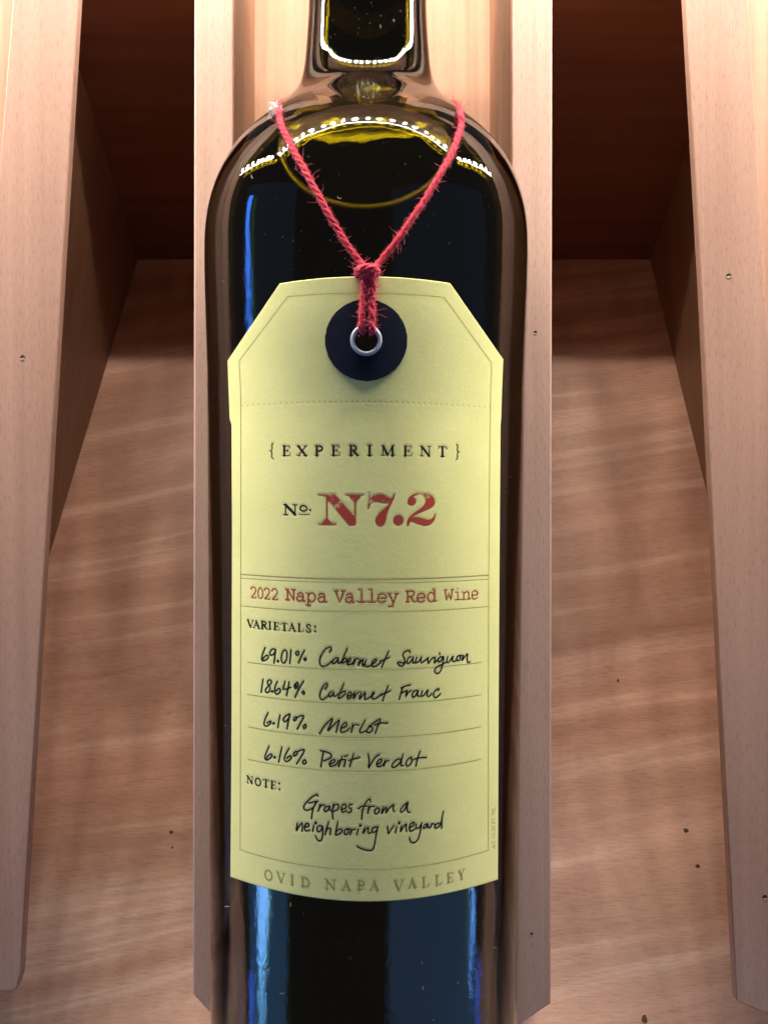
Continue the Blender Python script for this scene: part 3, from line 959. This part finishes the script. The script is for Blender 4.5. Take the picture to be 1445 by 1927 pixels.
# No.
so = (520, 900)
nn = roman([('N', 58, 165, 210, 292)], so, 4.2, 4.25)
nn += [(sm([(x / 4.25 + 520, y / 4.25 + 900) for x, y in arc(217, 240, 27, 22, 0, 360, 20)]), 2.6), dot(270 / 4.25 + 520, 254 / 4.25 + 900, 2.0),
       (sm([(x / 4.25 + 520, y / 4.25 + 900) for x, y in [(180, 290), (268, 289)]]), 1.4)]
groups.append(dict(name='printed_heading', strokes=nn, polys=[], mat=M_INK, deep=1.4))


def poly425(P, smooth=0):
    P = [(x / 4.25 + 520, y / 4.25 + 900) for x, y in P]
    if smooth:
        Q = P + [P[0]]
        P = [tuple(q) for q in catmull(Q, smooth)[:-1]]
    return P
bigp = [
    poly425([(334, 128), (470, 128), (480, 142), (635, 318), (635, 374), (580, 374), (410, 172), (409, 322), (446, 360), (480, 362), (480, 373), (334, 373), (334, 364), (360, 362), (398, 318), (398, 146), (370, 139), (334, 138)]),
    poly425([(553, 131), (701, 133), (701, 141), (676, 143), (636, 188), (636, 316), (624, 304), (624, 188), (580, 142), (553, 141)]),
    poly425([(738, 122), (748, 122), (751, 158), (775, 140), (812, 129), (850, 130), (885, 148), (915, 160), (930, 148), (935, 127), (946, 126), (944, 152), (925, 195), (900, 245), (884, 290), (877, 330), (865, 365), (840, 382), (810, 376), (793, 350), (797, 315), (825, 275), (868, 237), (908, 196), (885, 195), (850, 195), (812, 186), (778, 185), (752, 202), (740, 244), (731, 242), (736, 180)], 3),
    poly425(arc(976, 335, 42, 41, 0, 345, 23)),
    poly425([(1049, 180), (1062, 150), (1100, 127), (1150, 118), (1210, 124), (1250, 145), (1268, 185), (1257, 220), (1215, 246), (1160, 270), (1112, 292), (1086, 312), (1120, 308), (1170, 320), (1215, 331), (1250, 316), (1264, 284), (1273, 288), (1266, 330), (1240, 362), (1200, 378), (1150, 370), (1100, 349), (1070, 347), (1058, 380), (1045, 378), (1048, 335), (1072, 300), (1110, 270), (1160, 235), (1188, 200), (1193, 168), (1175, 137), (1140, 128), (1106, 139), (1096, 150), (1114, 166), (1117, 190), (1100, 212), (1070, 213), (1052, 200)], 3),
]
groups.append(dict(name='printed_number', strokes=[], polys=bigp, mat=M_RED, deep=1.5))

# typewriter face
TY = {
    '2': [[(.04, .78), (.2, .97), (.55, 1), (.88, .85), (.86, .6), (.5, .3), (.05, .03), (.95, .03), (.95, .16)]],
    '0': [arc(.5, .5, .42, .48, 0, 360, 16)],
    'N': [[(.02, .97), (.3, .97)], [(.2, .97), (.2, .03)], [(.02, .03), (.4, .03)], [(.2, .95), (.8, .05)], [(.8, .03), (.8, .97)], [(.6, .97), (.98, .97)]],
    'a': [[(.12, .6), (.35, .74), (.65, .7), (.74, .5), (.74, .05), (.98, .03)], [(.74, .42), (.4, .44), (.08, .34), (.06, .14), (.3, 0), (.55, .05), (.74, .2)]],
    'p': [[(.02, .7), (.24, .7), (.24, -.3)], [(.05, -.31), (.5, -.31)], [(.24, .5), (.5, .72), (.82, .65), (.94, .36), (.82, .08), (.5, 0), (.24, .2)]],
    'V': [[(.02, .97), (.36, .97)], [(.64, .97), (.98, .97)], [(.16, .97), (.5, .02), (.84, .97)]],
    'l': [[(.16, .99), (.54, .99), (.54, .03)], [(.05, .03), (.98, .03)]],
    'e': [[(.1, .37), (.92, .37), (.84, .62), (.5, .74), (.16, .62), (.06, .36), (.18, .08), (.5, 0), (.9, .1)]],
    'y': [[(.02, .7), (.34, .7)], [(.66, .7), (.98, .7)], [(.18, .7), (.52, .02)], [(.84, .7), (.42, -.3)], [(.1, -.31), (.52, -.31)]],
    'R': [[(.02, .97), (.5, .97), (.78, .9), (.8, .65), (.6, .5), (.2, .5)], [(.2, .97), (.2, .03)], [(.02, .03), (.38, .03)], [(.5, .5), (.76, .05), (.98, .03)]],
    'd': [[(.55, .99), (.78, .99), (.78, .03), (.98, .03)], [(.78, .5), (.5, .72), (.18, .65), (.06, .36), (.18, .08), (.5, 0), (.78, .2)]],
    'W': [[(0, .97), (.3, .97)], [(.7, .97), (1, .97)], [(.12, .97), (.27, .03), (.5, .7), (.73, .03), (.88, .97)]],
    'i': [[(.16, .7), (.52, .7), (.52, .03)], [(.08, .03), (.96, .03)], [(.5, .96), (.5, 1.0)]],
    'n': [[(.02, .7), (.22, .7), (.22, .03)], [(.04, .03), (.4, .03)], [(.22, .5), (.5, .72), (.78, .6), (.8, .03)], [(.62, .03), (.98, .03)]],
}
SHARP = set('NVlyWRidpn2')


def typed(chars, org, w=2.5, sc=5.0):
    out = []
    for ch, x0, x1, base, cap, *sk in chars:
        k = sk[0] if sk else 0
        for s in TY[ch]:
            P = [((x0 + (x1 - x0) * a) / sc + org[0], (base - cap * b + k * (x1 - x0) * (a - .5)) / sc + org[1]) for a, b in s]
            if ch == '2' or (len(P) > 4 and ch not in 'lyW'):
                if ch in '2':
                    st = np.vstack([sm(P[:7], 4), sm([P[6], P[7]]), sm([P[7], P[8]])])
                elif ch in 'pdn' and len(P) == 5 or ch in 'ae0': st = sm(P, 4)
                elif ch == 'R': st = sm(P, 3)
                else: st = sm(P, 4)
            elif ch == 'n' and len(P) == 4:
                st = np.vstack([sm(P[:3], 4), sm([P[2], P[3]])])
            else:
                st = np.vstack([sm([P[i], P[i + 1]]) for i in range(len(P) - 1)])
            ki = [0] + [i for i in range(1, len(st)) if np.linalg.norm(st[i] - st[i - 1]) > 1e-3]
            out.append((st[ki], w))
    return out
ty = typed([('2', 162, 212, 327, 104, .12), ('0', 224, 277, 333, 104, .1), ('2', 287, 340, 338, 104, .1), ('2', 357, 415, 344, 104, .08)], Gc, 2.1)
ty += typed([('N', 486, 582, 347, 103, .05), ('a', 589, 674, 356, 106, .05), ('p', 676, 772, 360, 112, .04), ('a', 789, 877, 365, 108, .03), ('V', 941, 1051, 369, 110), ('a', 1049, 1138, 370, 108), ('l', 1158, 1241, 370, 118), ('l', 1256, 1337, 370, 118)], Gc, 2.7)
ty += typed([('e', 349, 438, 371, 112, -.02), ('y', 444, 550, 369, 116, -.03), ('R', 616, 714, 365, 107, -.04), ('e', 720, 803, 363, 110, -.05), ('d', 819, 910, 359, 117, -.05)], (640, 1060), 2.6)
ty += typed([('W', 977, 1068, 350, 104, -.07), ('i', 1073, 1138, 345, 108, -.08), ('n', 1144, 1227, 341, 106, -.1), ('e', 1236, 1297, 336, 108, -.1)], (640, 1060), 2.1)
groups.append(dict(name='typed_line', strokes=ty, polys=[], mat=M_RED2, deep=1.3))

# small alcohol line up the right margin
SANS = {
    'A': [[(0, 0), (.5, 1), (1, 0)], [(.2, .35), (.8, .35)]], 'L': [[(0, 1), (0, 0), (.9, 0)]], 'C': [[(1, .85), (.5, 1), (0, .5), (.5, 0), (1, .15)]],
    '1': [[(.2, .8), (.5, 1), (.5, 0)]], '4': [[(.75, 0), (.75, 1), (0, .3), (1, .3)]], '.': [[(.4, 0), (.6, .02)]], '2': [[(0, .8), (.5, 1), (.95, .75), (0, 0), (1, 0)]],
    '%': [[(1, 1), (0, 0)], [(.1, .95), (.25, .8)], [(.75, .2), (.9, .05)]], 'B': [[(0, 0), (0, 1), (.8, .85), (.1, .52), (.95, .25), (0, 0)]], 'Y': [[(0, 1), (.5, .5), (1, 1)], [(.5, .5), (.5, 0)]],
    'V': [[(0, 1), (.5, 0), (1, 1)]], 'O': [[(.5, 1), (0, .5), (.5, 0), (1, .5), (.5, 1)]],
}
al = []
for txt, y0, y1 in (('ALC', 1596.5, 1582.5), ('14.2%', 1577, 1553), ('BY', 1549, 1538.5), ('VOL', 1533.5, 1517.5)):
    n = len(txt); st = (y0 - y1) / n
    for i, ch in enumerate(txt):
        for s in SANS[ch]:
            al.append((np.array([(931.2 - 6.0 * b, y0 - st * i - st * .72 * a) for a, b in s]), 0.85))
groups.append(dict(name='printed_footer', strokes=al, polys=[], mat=M_OLIVE, deep=0.2))


def q3(x0, y0, xm, ym, x1, y1, n=40):
    """curve through three points, quadratic in x"""
    A_ = np.array([[x0 * x0, x0, 1], [xm * xm, xm, 1], [x1 * x1, x1, 1]])
    c = np.linalg.solve(A_, [y0, ym, y1])
    xs = np.linspace(x0, x1, n)
    return np.stack([xs, c[0] * xs * xs + c[1] * xs + c[2]], -1)

ru = [(q3(454, 1080.5, 690, 1089.8, 919, 1082), 1.7), (q3(454, 1087.6, 690, 1096.8, 919, 1089.6), 0.9), (q3(454, 1140, 690, 1151.6, 919, 1141), 1.0),
      (q3(466, 1246, 690, 1260.3, 905, 1246.5), 1.0), (q3(465, 1306.5, 690, 1324, 905, 1307.4), 1.0), (q3(467, 1367.6, 690, 1388.2, 905, 1367.5), 1.0), (q3(467, 1428.6, 690, 1452, 905, 1428.6), 1.0)]
groups.append(dict(name='ruled_lines', strokes=ru, polys=[], mat=M_RULE, deep=0.35))
bo = [(np.vstack([q3(541, 558, 689, 551.5, 835.6, 559.5, 24)]), 0.9), (sm([(835.6, 559.5), (925, 683)]), 0.9), (sm([(925, 683), (922.7, 767), (919.5, 1080), (918.8, 1600)], 20), 0.9),
      (q3(452, 1599, 687, 1637, 918.8, 1600), 0.9), (sm([(452, 1599), (453, 1080), (453, 767), (450, 679)], 20), 0.9), (sm([(450, 679), (541, 558)]), 0.9)]
groups.append(dict(name='border_line', strokes=bo, polys=[], mat=M_RULE, deep=0.25))
pf = q3(456, 763.5, 689, 757, 922, 767, 46)
groups.append(dict(name='perforation', strokes=[dot(a, b, 0.85) for a, b in pf], polys=[], mat=M_RULE, deep=1.2))

# ---- emboss map
GS = 1.5
gx0, gy0 = 422.0, 512.0
NXG, NYG = int((956 - gx0) / 1.0), int((1706 - gy0) / 1.0)
emb = np.zeros((NYG, NXG))
def stamp_seg(a, b, hw, deep):
    r = hw + 3.2
    x0, x1 = min(a[0], b[0]) - r, max(a[0], b[0]) + r
    y0, y1 = min(a[1], b[1]) - r, max(a[1], b[1]) + r
    i0, i1 = max(0, int(x0 - gx0)), min(NXG, int(x1 - gx0) + 2)
    j0, j1 = max(0, int(y0 - gy0)), min(NYG, int(y1 - gy0) + 2)
    if i1 <= i0 or j1 <= j0: return
    X, Y = np.meshgrid(gx0 + np.arange(i0, i1), gy0 + np.arange(j0, j1))
    dx, dy = b[0] - a[0], b[1] - a[1]
    L = dx * dx + dy * dy + 1e-9
    t = np.clip(((X - a[0]) * dx + (Y - a[1]) * dy) / L, 0, 1)
    dist = np.hypot(X - a[0] - t * dx, Y - a[1] - t * dy)
    d = deep * np.clip((hw + 2.4 - dist) / 1.7, 0, 1)
    emb[j0:j1, i0:i1] = np.maximum(emb[j0:j1, i0:i1], d)

def stamp_poly(P, deep):
    P = np.array(P)
    i0, i1 = int(P[:, 0].min() - gx0), int(P[:, 0].max() - gx0) + 2
    j0, j1 = int(P[:, 1].min() - gy0), int(P[:, 1].max() - gy0) + 2
    X, Y = np.meshgrid(gx0 + np.arange(i0, i1), gy0 + np.arange(j0, j1))
    ins = np.zeros(X.shape, bool)
    n = len(P)
    for i in range(n):
        x1_, y1_ = P[i]; x2_, y2_ = P[(i + 1) % n]
        c = ((y1_ > Y) != (y2_ > Y)) & (X < (x2_ - x1_) * (Y - y1_) / (y2_ - y1_ + 1e-12) + x1_)
        ins ^= c
        stamp_seg(P[i], P[(i + 1) % n], 0.2, deep)
    emb[j0:j1, i0:i1] = np.maximum(emb[j0:j1, i0:i1], ins * deep)

for g_ in groups:
    g_['deep'] *= 0.2
    for P, w in g_['strokes']:
        for i in range(len(P) - 1):
            stamp_seg(P[i], P[i + 1], w / 2, g_['deep'])
    for P in g_['polys']:
        stamp_poly(P, g_['deep'])


def emb_at(x, y):
    fx = np.clip(np.asarray(x) - gx0, 0, NXG - 1.001); fy = np.clip(np.asarray(y) - gy0, 0, NYG - 1.001)
    i, j = fx.astype(int), fy.astype(int)
    a, b = fx - i, fy - j
    return (emb[j, i] * (1 - a) * (1 - b) + emb[j, i + 1] * a * (1 - b) + emb[j + 1, i] * (1 - a) * b + emb[j + 1, i + 1] * a * b)

# ---- paper label
lx = ([500, 678, 760, 788, 800, 1000, 1400, 1655, 1710], [428, 428.5, 431.5, 432.5, 436, 437, 436, 434, 434])
rx_ = ([500, 676, 740, 790, 800, 1000, 1300, 1655, 1710], [947, 946.5, 944, 942.5, 941.5, 940, 938, 936.5, 936])
def lbl_x(s, y):
    a, b = np.interp(y, *lx), np.interp(y, *rx_)
    return a + (b - a) * s
sx_ = np.linspace(0, 1, 344)
topx = [428.5, 527, 560, 620, 689, 760, 815, 846, 946.5]
topy = [679, 533.5, 528.5, 523, 520.3, 522.3, 528, 532.5, 676.5]
xt = 428.5 + sx_ * 518
ytop = np.interp(xt, topx, topy)
m_ = (xt > 527) & (xt < 846)
ytop = np.where(m_, 520.3 + (xt - 688) ** 2 * 13.0 / 160 ** 2, ytop)
cb = np.linalg.solve(np.array([[434.0 ** 2, 434, 1], [687.0 ** 2, 687, 1], [936.5 ** 2, 936.5, 1]]), [1650, 1696.5, 1655])
ybot_f = lambda x: cb[0] * x * x + cb[1] * x + cb[2]
# row positions as a fraction, columns as a fraction
NR = 790
tt = np.linspace(0, 1, NR)
ybot = ybot_f(lbl_x(sx_, 1655))
YY = ytop[None, :] + (ybot - ytop)[None, :] * tt[:, None]
XX = lbl_x(sx_[None, :], YY)
cock = 0.35 * np.sin(XX / 47.0 + 1.3) * np.cos(YY / 83.0)
rag = rng.normal(0, 0.12, XX.shape)
P3 = hit(XX, YY, tab_off(YY) - emb_at(XX, YY) + cock)
nr, nc = XX.shape
idx = np.arange(nr * nc).reshape(nr, nc)
quad = np.stack([idx[:-1, :-1], idx[1:, :-1], idx[1:, 1:], idx[:-1, 1:]], -1).reshape(-1, 4)
cxm = (XX[:-1, :-1] + XX[1:, 1:]) / 2; cym = (YY[:-1, :-1] + YY[1:, 1:]) / 2
keepq = (np.hypot(cxm - 689, cym - 641) > 45).reshape(-1)
quad = quad[keepq]
verts = P3.reshape(-1, 3)
# edge skirt gives the paper its thickness
border = np.concatenate([idx[0, :], idx[1:, -1], idx[-1, -2::-1], idx[-2:0:-1, 0]])
XB, YB = XX.reshape(-1)[border], YY.reshape(-1)[border]
inner = verts[border].copy()
axc = np.stack([Xa(inner[:, 1]), inner[:, 1], np.full(len(inner), ZA)], -1)
dv = inner - axc; dl = np.linalg.norm(dv, axis=1, keepdims=True)
inner = axc + dv * (dl - 3.4) / dl
base_i = len(verts)
allv = np.vstack([verts, inner])
nb = len(border)
sk = [[int(border[k]), int(border[(k + 1) % nb]), base_i + (k + 1) % nb, base_i + k] for k in range(nb)]
label = mesh_obj('paper_label', allv, quad.tolist() + sk, M_PAPER, bot, smooth=False)
sm_flag = np.array([True] * len(quad) + [False] * len(sk))
label.data.polygons.foreach_set('use_smooth', sm_flag[:len(label.data.polygons)])
label['label'] = 'pale yellow-green tag-shaped paper label with clipped upper corners'

# ---- ink
def ribbon(P, w, caps=True):
    """outline strip with round ends; returns 2D verts, faces"""
    P = np.asarray(P, float)
    n = len(P)
    T = np.zeros_like(P)
    T[1:-1] = P[2:] - P[:-2]
    T[0] = P[1] - P[0]; T[-1] = P[-1] - P[-2]
    T /= (np.linalg.norm(T, axis=1, keepdims=True) + 1e-9)
    Nn = np.stack([-T[:, 1], T[:, 0]], -1)
    h = w / 2
    V = []; Fc = []
    for i in range(n):
        V += [P[i] + Nn[i] * h, P[i], P[i] - Nn[i] * h]
    for i in range(n - 1):
        a, b = 3 * i, 3 * i + 3
        Fc += [[a, a + 1, b + 1, b], [a + 1, a + 2, b + 2, b + 1]]
    for end, sgn in ((0, -1), (n - 1, 1)):
        c = 3 * end + 1
        ring = [3 * end]
        for k in range(1, 5):
            ang = math.pi * k / 5
            v_ = P[end] + h * (Nn[end] * math.cos(ang) + sgn * T[end] * math.sin(ang))
            V.append(v_); ring.append(len(V) - 1)
        ring.append(3 * end + 2)
        for k in range(len(ring) - 1):
            tri = [c, ring[k], ring[k + 1]]
            Fc.append(tri if sgn < 0 else tri[::-1])
    return np.array(V), Fc

for g_ in groups:
    V2, Fs, offs = [], [], []
    nv = 0
    for si, (P, w) in enumerate(g_['strokes']):
        if g_['name'] == 'handwriting':
            # pen pressure
            pass
        a, f = ribbon(P, w)
        V2.append(a); Fs += [[i + nv for i in q_] for q_ in f]; nv += len(a)
        offs.append(np.full(len(a), 0.35 + 0.025 * (si % 14)))
    for P in g_['polys']:
        tris = tessellate_polygon([[Vector((x, y, 0)) for x, y in P]])
        PP = [np.array(p, float) for p in P]; tl = [tuple(t_) for t_ in tris]; done = []; cache = {}
        while tl:
            t_ = tl.pop()
            el = [(np.linalg.norm(PP[t_[k]] - PP[t_[(k + 1) % 3]]), k) for k in range(3)]
            L_, k = max(el)
            if L_ < 9: done.append(t_); continue
            a, b, c = t_[k], t_[(k + 1) % 3], t_[(k + 2) % 3]
            key = (min(a, b), max(a, b))
            if key not in cache: cache[key] = len(PP); PP.append((PP[a] + PP[b]) / 2)
            m__ = cache[key]
            tl += [(a, m__, c), (m__, b, c)]
        V2.append(np.array(PP)); Fs += [[i + nv for i in t_] for t_ in done]; nv += len(PP)
        offs.append(np.full(len(PP), 0.5))
    V2 = np.vstack(V2); offs = np.concatenate(offs)
    V3 = hit(V2[:, 0], V2[:, 1], tab_off(V2[:, 1]) - g_['deep'] + offs + 0.35 * np.sin(V2[:, 0] / 47.0 + 1.3) * np.cos(V2[:, 1] / 83.0))
    mesh_obj(g_['name'], V3, Fs, g_['mat'], label)

# ---- navy reinforcement disc and eyelet
DC = (689.0, 640.0)
na, ncr = 96, 14
rr_ = np.linspace(24, 77.0, ncr)
V2 = []
for j, r_0 in enumerate(rr_):
    for k in range(na):
        a = 2 * math.pi * k / na
        q_ = r_0 + (rng.normal(0, 0.30) if j == ncr - 1 else 0)
        V2.append((DC[0] + q_ * math.cos(a) * 1.005, DC[1] + q_ * math.sin(a)))
V2 = np.array(V2)
top3 = hit(V2[:, 0], V2[:, 1], tab_off(V2[:, 1]) + 2.0)
low = hit(V2[-na:, 0], V2[-na:, 1], tab_off(V2[-na:, 1]) + 0.1)
Fs = []
for j in range(ncr - 1):
    for k in range(na):
        k2 = (k + 1) % na
        Fs.append([j * na + k, (j + 1) * na + k, (j + 1) * na + k2, j * na + k2])
n0 = ncr * na
for k in range(na):
    k2 = (k + 1) % na
    Fs.append([(ncr - 1) * na + k, n0 + k, n0 + k2, (ncr - 1) * na + k2])
mesh_obj('reinforcement_disc', np.vstack([top3, low]), Fs, M_NAVY, label)
ec = hit(DC[0] , DC[1] , tab_off(DC[1]) + 2.4)
V, Fs = [], []
prof_e = [(21.5, 16), (21.5, -1.0), (22.1, -3.2), (23.4, -4.2), (26.5, -4.3), (28.8, -3.4), (29.8, -1.4), (30.0, 1.0), (29.6, 2.5)]
ne = 72
for (r_0, dz) in prof_e:
    for k in range(ne):
        a = 2 * math.pi * k / ne
        x_, y_ = r_0 * math.cos(a), r_0 * math.sin(a)
        V.append((ec[0] + x_ , ec[1] - y_ , ec[2] + dz + (x_ * x_) / 730.0))
for j in range(len(prof_e) - 1):
    for k in range(ne):
        k2 = (k + 1) % ne
        Fs.append([j * ne + k, j * ne + k2, (j + 1) * ne + k2, (j + 1) * ne + k])
eye = mesh_obj('eyelet', V, Fs, M_EYELET, label, smooth=True)

# ================================================================= TWINE
tw = thing('twine', tuple(hit(693, 512, 8)), 'fuzzy red twine looped round the bottle shoulder and knotted above the label', 'twine')


def frames(P):
    P = np.asarray(P)
    T = np.gradient(P, axis=0); T /= np.linalg.norm(T, axis=1, keepdims=True)
    n = np.array([0.0, 0, -1.0]); Ns = []
    for t in T:
        n = n - np.dot(n, t) * t; n /= np.linalg.norm(n); Ns.append(n.copy())
    Ns = np.array(Ns); Bs = np.cross(T, Ns)
    return T, Ns, Bs


def resample(P, step):
    P = np.asarray(P, float)
    d = np.concatenate([[0], np.cumsum(np.linalg.norm(np.diff(P, axis=0), axis=1))])
    n = max(6, int(d[-1] / step))
    s = np.linspace(0, d[-1], n)
    return np.stack([np.interp(s, d, P[:, k]) for k in range(3)], -1), s


def tube(P, rad, seg=8):
    T, Ns, Bs = frames(P)
    n = len(P)
    rad = np.broadcast_to(rad, (n,))
    V = []
    for i in range(n):
        for k in range(seg):
            a = 2 * math.pi * k / seg
            V.append(P[i] + rad[i] * (math.cos(a) * Ns[i] + math.sin(a) * Bs[i]))
    Fc = []
    for i in range(n - 1):
        for k in range(seg):
            k2 = (k + 1) % seg
            Fc.append([i * seg + k, (i + 1) * seg + k, (i + 1) * seg + k2, i * seg + k2])
    Fc.append(list(range(seg))); Fc.append([(n - 1) * seg + k for k in range(seg)][::-1])
    return V, Fc


def strand(path, R, name='strand', pitch=50.0, plies=3, hairs=200, phase=0.0):
    P, s = resample(catmull(path, 12), 2.2)
    P = P + np.stack([np.convolve(np.pad(rng.normal(0, 0.9, len(P)), 6, mode='edge'), np.ones(13) / 13, mode='valid') for _ in range(3)], -1)
    T, Ns, Bs = frames(P)
    V, Fc = [], []
    for q_ in range(plies):
        ph = phase + 2 * math.pi * s / pitch + 2 * math.pi * q_ / plies
        off = R * 0.42
        C_ = P + off * (np.cos(ph)[:, None] * Ns + np.sin(ph)[:, None] * Bs)
        rd = R * 0.62 * (1 + 0.06 * np.sin(s * 0.9 + q_) + rng.normal(0, 0.03, len(s)))
        a, f = tube(C_, rd, 8)
        o_ = len(V)
        V += a; Fc += [[i + o_ for i in t_] for t_ in f]
    mesh_obj(name, V, Fc, M_TWINE, tw, smooth=True)
    # loose fibres
    HV, HF = [], []
    for _ in range(hairs):
        i = rng.integers(2, len(P) - 2)
        a = rng.uniform(0, 2 * math.pi)
        d = math.cos(a) * Ns[i] + math.sin(a) * Bs[i]
        p = P[i] + d * R * 0.85
        L = rng.uniform(3, 8) if rng.random() < 0.93 else rng.uniform(12, 26)
        dirv = d * rng.uniform(0.4, 1.0) + T[i] * rng.normal(0, 0.9) + rng.normal(0, 0.3, 3)
        dirv /= np.linalg.norm(dirv)
        pts = [p]
        nseg = 5
        for k in range(nseg):
            dirv = dirv + rng.normal(0, 0.32, 3); dirv /= np.linalg.norm(dirv)
            pts.append(pts[-1] + dirv * L / nseg)
        a_, f_ = tube(np.array(pts), np.linspace(0.36, 0.16, len(pts)), 3)
        o_ = len(HV); HV += a_; HF += [[i_ + o_ for i_ in t_] for t_ in f_]
    h = mesh_obj('loose_fibres', HV, HF, M_FUZZ, tw)
    h['kind'] = 'stuff'
    return P


def on(pts, off):
    return [tuple(hit(x, y, off)) for x, y in pts]

RT = 6.1
def at(x, y, d):
    """sight line of a photo position at depth d, pushed clear of the glass"""
    for _ in range(25):
        X, Y = (x - PX) / F * d, (PY - y) / F * d
        R = float(Rb(Y)) + RT * 0.95
        dx = X - Xa(Y)
        if math.hypot(dx, d - ZA) >= R - 0.5 or abs(dx) >= R: break
        d = ZA + (1 if d > ZA else -1) * math.sqrt(R * R - dx * dx)
    return (X, Y, d)
left = [at(580, 176, 2460), at(558, 180, 2450), at(544, 187, 2420), at(533, 195, 2370), at(524, 208, 2300)] + [at(526, 224, 2235)] + on([(533, 244), (553, 284), (577, 327), (603, 374), (629, 422), (655, 464), (675, 490)], RT * .85) + on([(688, 509)], 12)
right = [at(810, 180, 2460), at(826, 183, 2450), at(840, 190, 2420), at(855, 199, 2370), at(865, 213, 2300)] + [at(868, 234, 2235)] + on([(862, 256), (847, 294), (824, 334), (796, 380), (765, 427), (737, 465), (715, 492)], RT * .85) + on([(700, 509)], 12)
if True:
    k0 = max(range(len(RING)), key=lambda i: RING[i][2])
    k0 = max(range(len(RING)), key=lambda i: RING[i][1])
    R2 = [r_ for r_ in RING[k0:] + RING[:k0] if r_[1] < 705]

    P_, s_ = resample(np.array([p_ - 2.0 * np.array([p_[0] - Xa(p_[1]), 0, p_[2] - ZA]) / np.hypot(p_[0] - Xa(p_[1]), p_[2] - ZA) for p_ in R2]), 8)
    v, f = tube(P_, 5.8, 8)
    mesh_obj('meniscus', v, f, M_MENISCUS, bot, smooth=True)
strand(left, RT, hairs=2600)
strand(right, RT, hairs=2600, phase=1.0)
# loop round the back of the neck
back = []
for a in np.linspace(-75, 75, 15):
    r_0 = 172 + 14
    back.append((Xa(850) + r_0 * math.sin(math.radians(a)), 868 - 0 * a, ZA + r_0 * math.cos(math.radians(a))))
strand(back, RT, hairs=20)
# the two cords down to the eyelet, diving through it
def tagp(x, y, lift): return tuple(hit(x, y, tab_off(y) + lift))
cl = [tagp(688, 509, 6), tagp(685, 521, 10), tagp(685.5, 545, 9), tagp(684, 575, 11), tagp(682, 600, 14), tagp(681.5, 617, 13), tagp(683, 623, 2), tagp(684, 618, -12)]
cr = [tagp(698, 509, 6), tagp(701, 521, 10), tagp(700, 545, 9), tagp(699, 575, 11), tagp(699, 600, 14), tagp(699.5, 618, 13), tagp(698, 624, 2), tagp(697, 618, -12)]
strand(cl, 7.5, 'cord', pitch=60, hairs=700)
strand(cr, 7.5, 'cord', pitch=60, hairs=700, phase=2)
# knot: a band wrapped over the junction and a hidden turn under it
kp = [tagp(675, 519, 1), tagp(674, 511, 8), tagp(680, 506.5, 17), tagp(690, 504, 22), tagp(700, 505, 21), tagp(708, 509, 12), tagp(709, 516, 4)]
strand(kp, 7.6, 'knot', pitch=46, hairs=350)
kp = [tagp(675, 515, 2), tagp(680, 514, 12), tagp(691, 513, 17), tagp(701, 514, 13), tagp(708, 517, 3)]
strand(kp, 7.0, 'knot', pitch=50, hairs=350, phase=1)
# frayed white tuft of the cut end at the left of the shoulder
HV, HF = [], []
c0 = np.array(at(523, 207, 2290))
for _ in range(170):
    a = rng.normal(0, 1, 3); a /= np.linalg.norm(a)
    dirv = np.array([-0.9, -0.1, 0]) + a * 0.8; dirv /= np.linalg.norm(dirv)
    p = c0 + rng.normal(0, 3.5, 3)
    pts = [p]
    L = rng.uniform(6, 26)
    for k in range(6):
        dirv = dirv + rng.normal(0, 0.4, 3); dirv /= np.linalg.norm(dirv)
        pts.append(pts[-1] + dirv * L / 6)
    a_, f_ = tube(np.array(pts), 0.42, 3)
    o_ = len(HV); HV += a_; HF += [[i_ + o_ for i_ in t_] for t_ in f_]
h = mesh_obj('frayed_tuft', HV, HF, M_LINT, tw); h['kind'] = 'stuff'

# ================================================================= DUST
DV, DF = [], []
for _ in range(110):
    r0 = rng.random()
    if r0 < 0.3: x, y = rng.uniform(605, 775), rng.uniform(0, 140)
    elif r0 < 0.6: x, y = rng.uniform(440, 930), rng.uniform(240, 515)
    elif r0 < 0.85: x, y = rng.choice([rng.uniform(395, 430), rng.uniform(945, 985)]), rng.uniform(500, 1900)
    else: x, y = rng.uniform(430, 940), rng.uniform(1705, 1920)
    sz = rng.uniform(0.3, 0.75)
    c = hit(x, y, sz)
    if rng.random() < 0.9:
        o_ = len(DV)
        for sx2, sy2, sz2 in ((1, 0, 0), (-1, 0, 0), (0, 1, 0), (0, -1, 0), (0, 0, 1), (0, 0, -1)):
            DV.append(c + sz * np.array([sx2, sy2, sz2]))
        DF += [[o_ + a for a in t_] for t_ in ((0, 2, 4), (2, 1, 4), (1, 3, 4), (3, 0, 4), (2, 0, 5), (1, 2, 5), (3, 1, 5), (0, 3, 5))]
    else:
        a = rng.uniform(0, 6.28); pts = [c]
        for k in range(5):
            a += rng.normal(0, 0.6)
            pts.append(pts[-1] + np.array([math.cos(a), math.sin(a), 0]) * rng.uniform(1, 2.4))
        pts = np.array(pts)
        a_, f_ = tube(pts, 0.35, 3)
        o_ = len(DV); DV += a_; DF += [[i_ + o_ for i_ in t_] for t_ in f_]
d = mesh_obj('dust_specks', DV, DF, M_LINT, base=tuple(hit(688, 450, 0)))
tag(d, 'pale dust specks and lint scattered on the dark bottle glass', 'dust', kind='stuff')
for o in S.objects:
    if 'base' in o: del o['base']
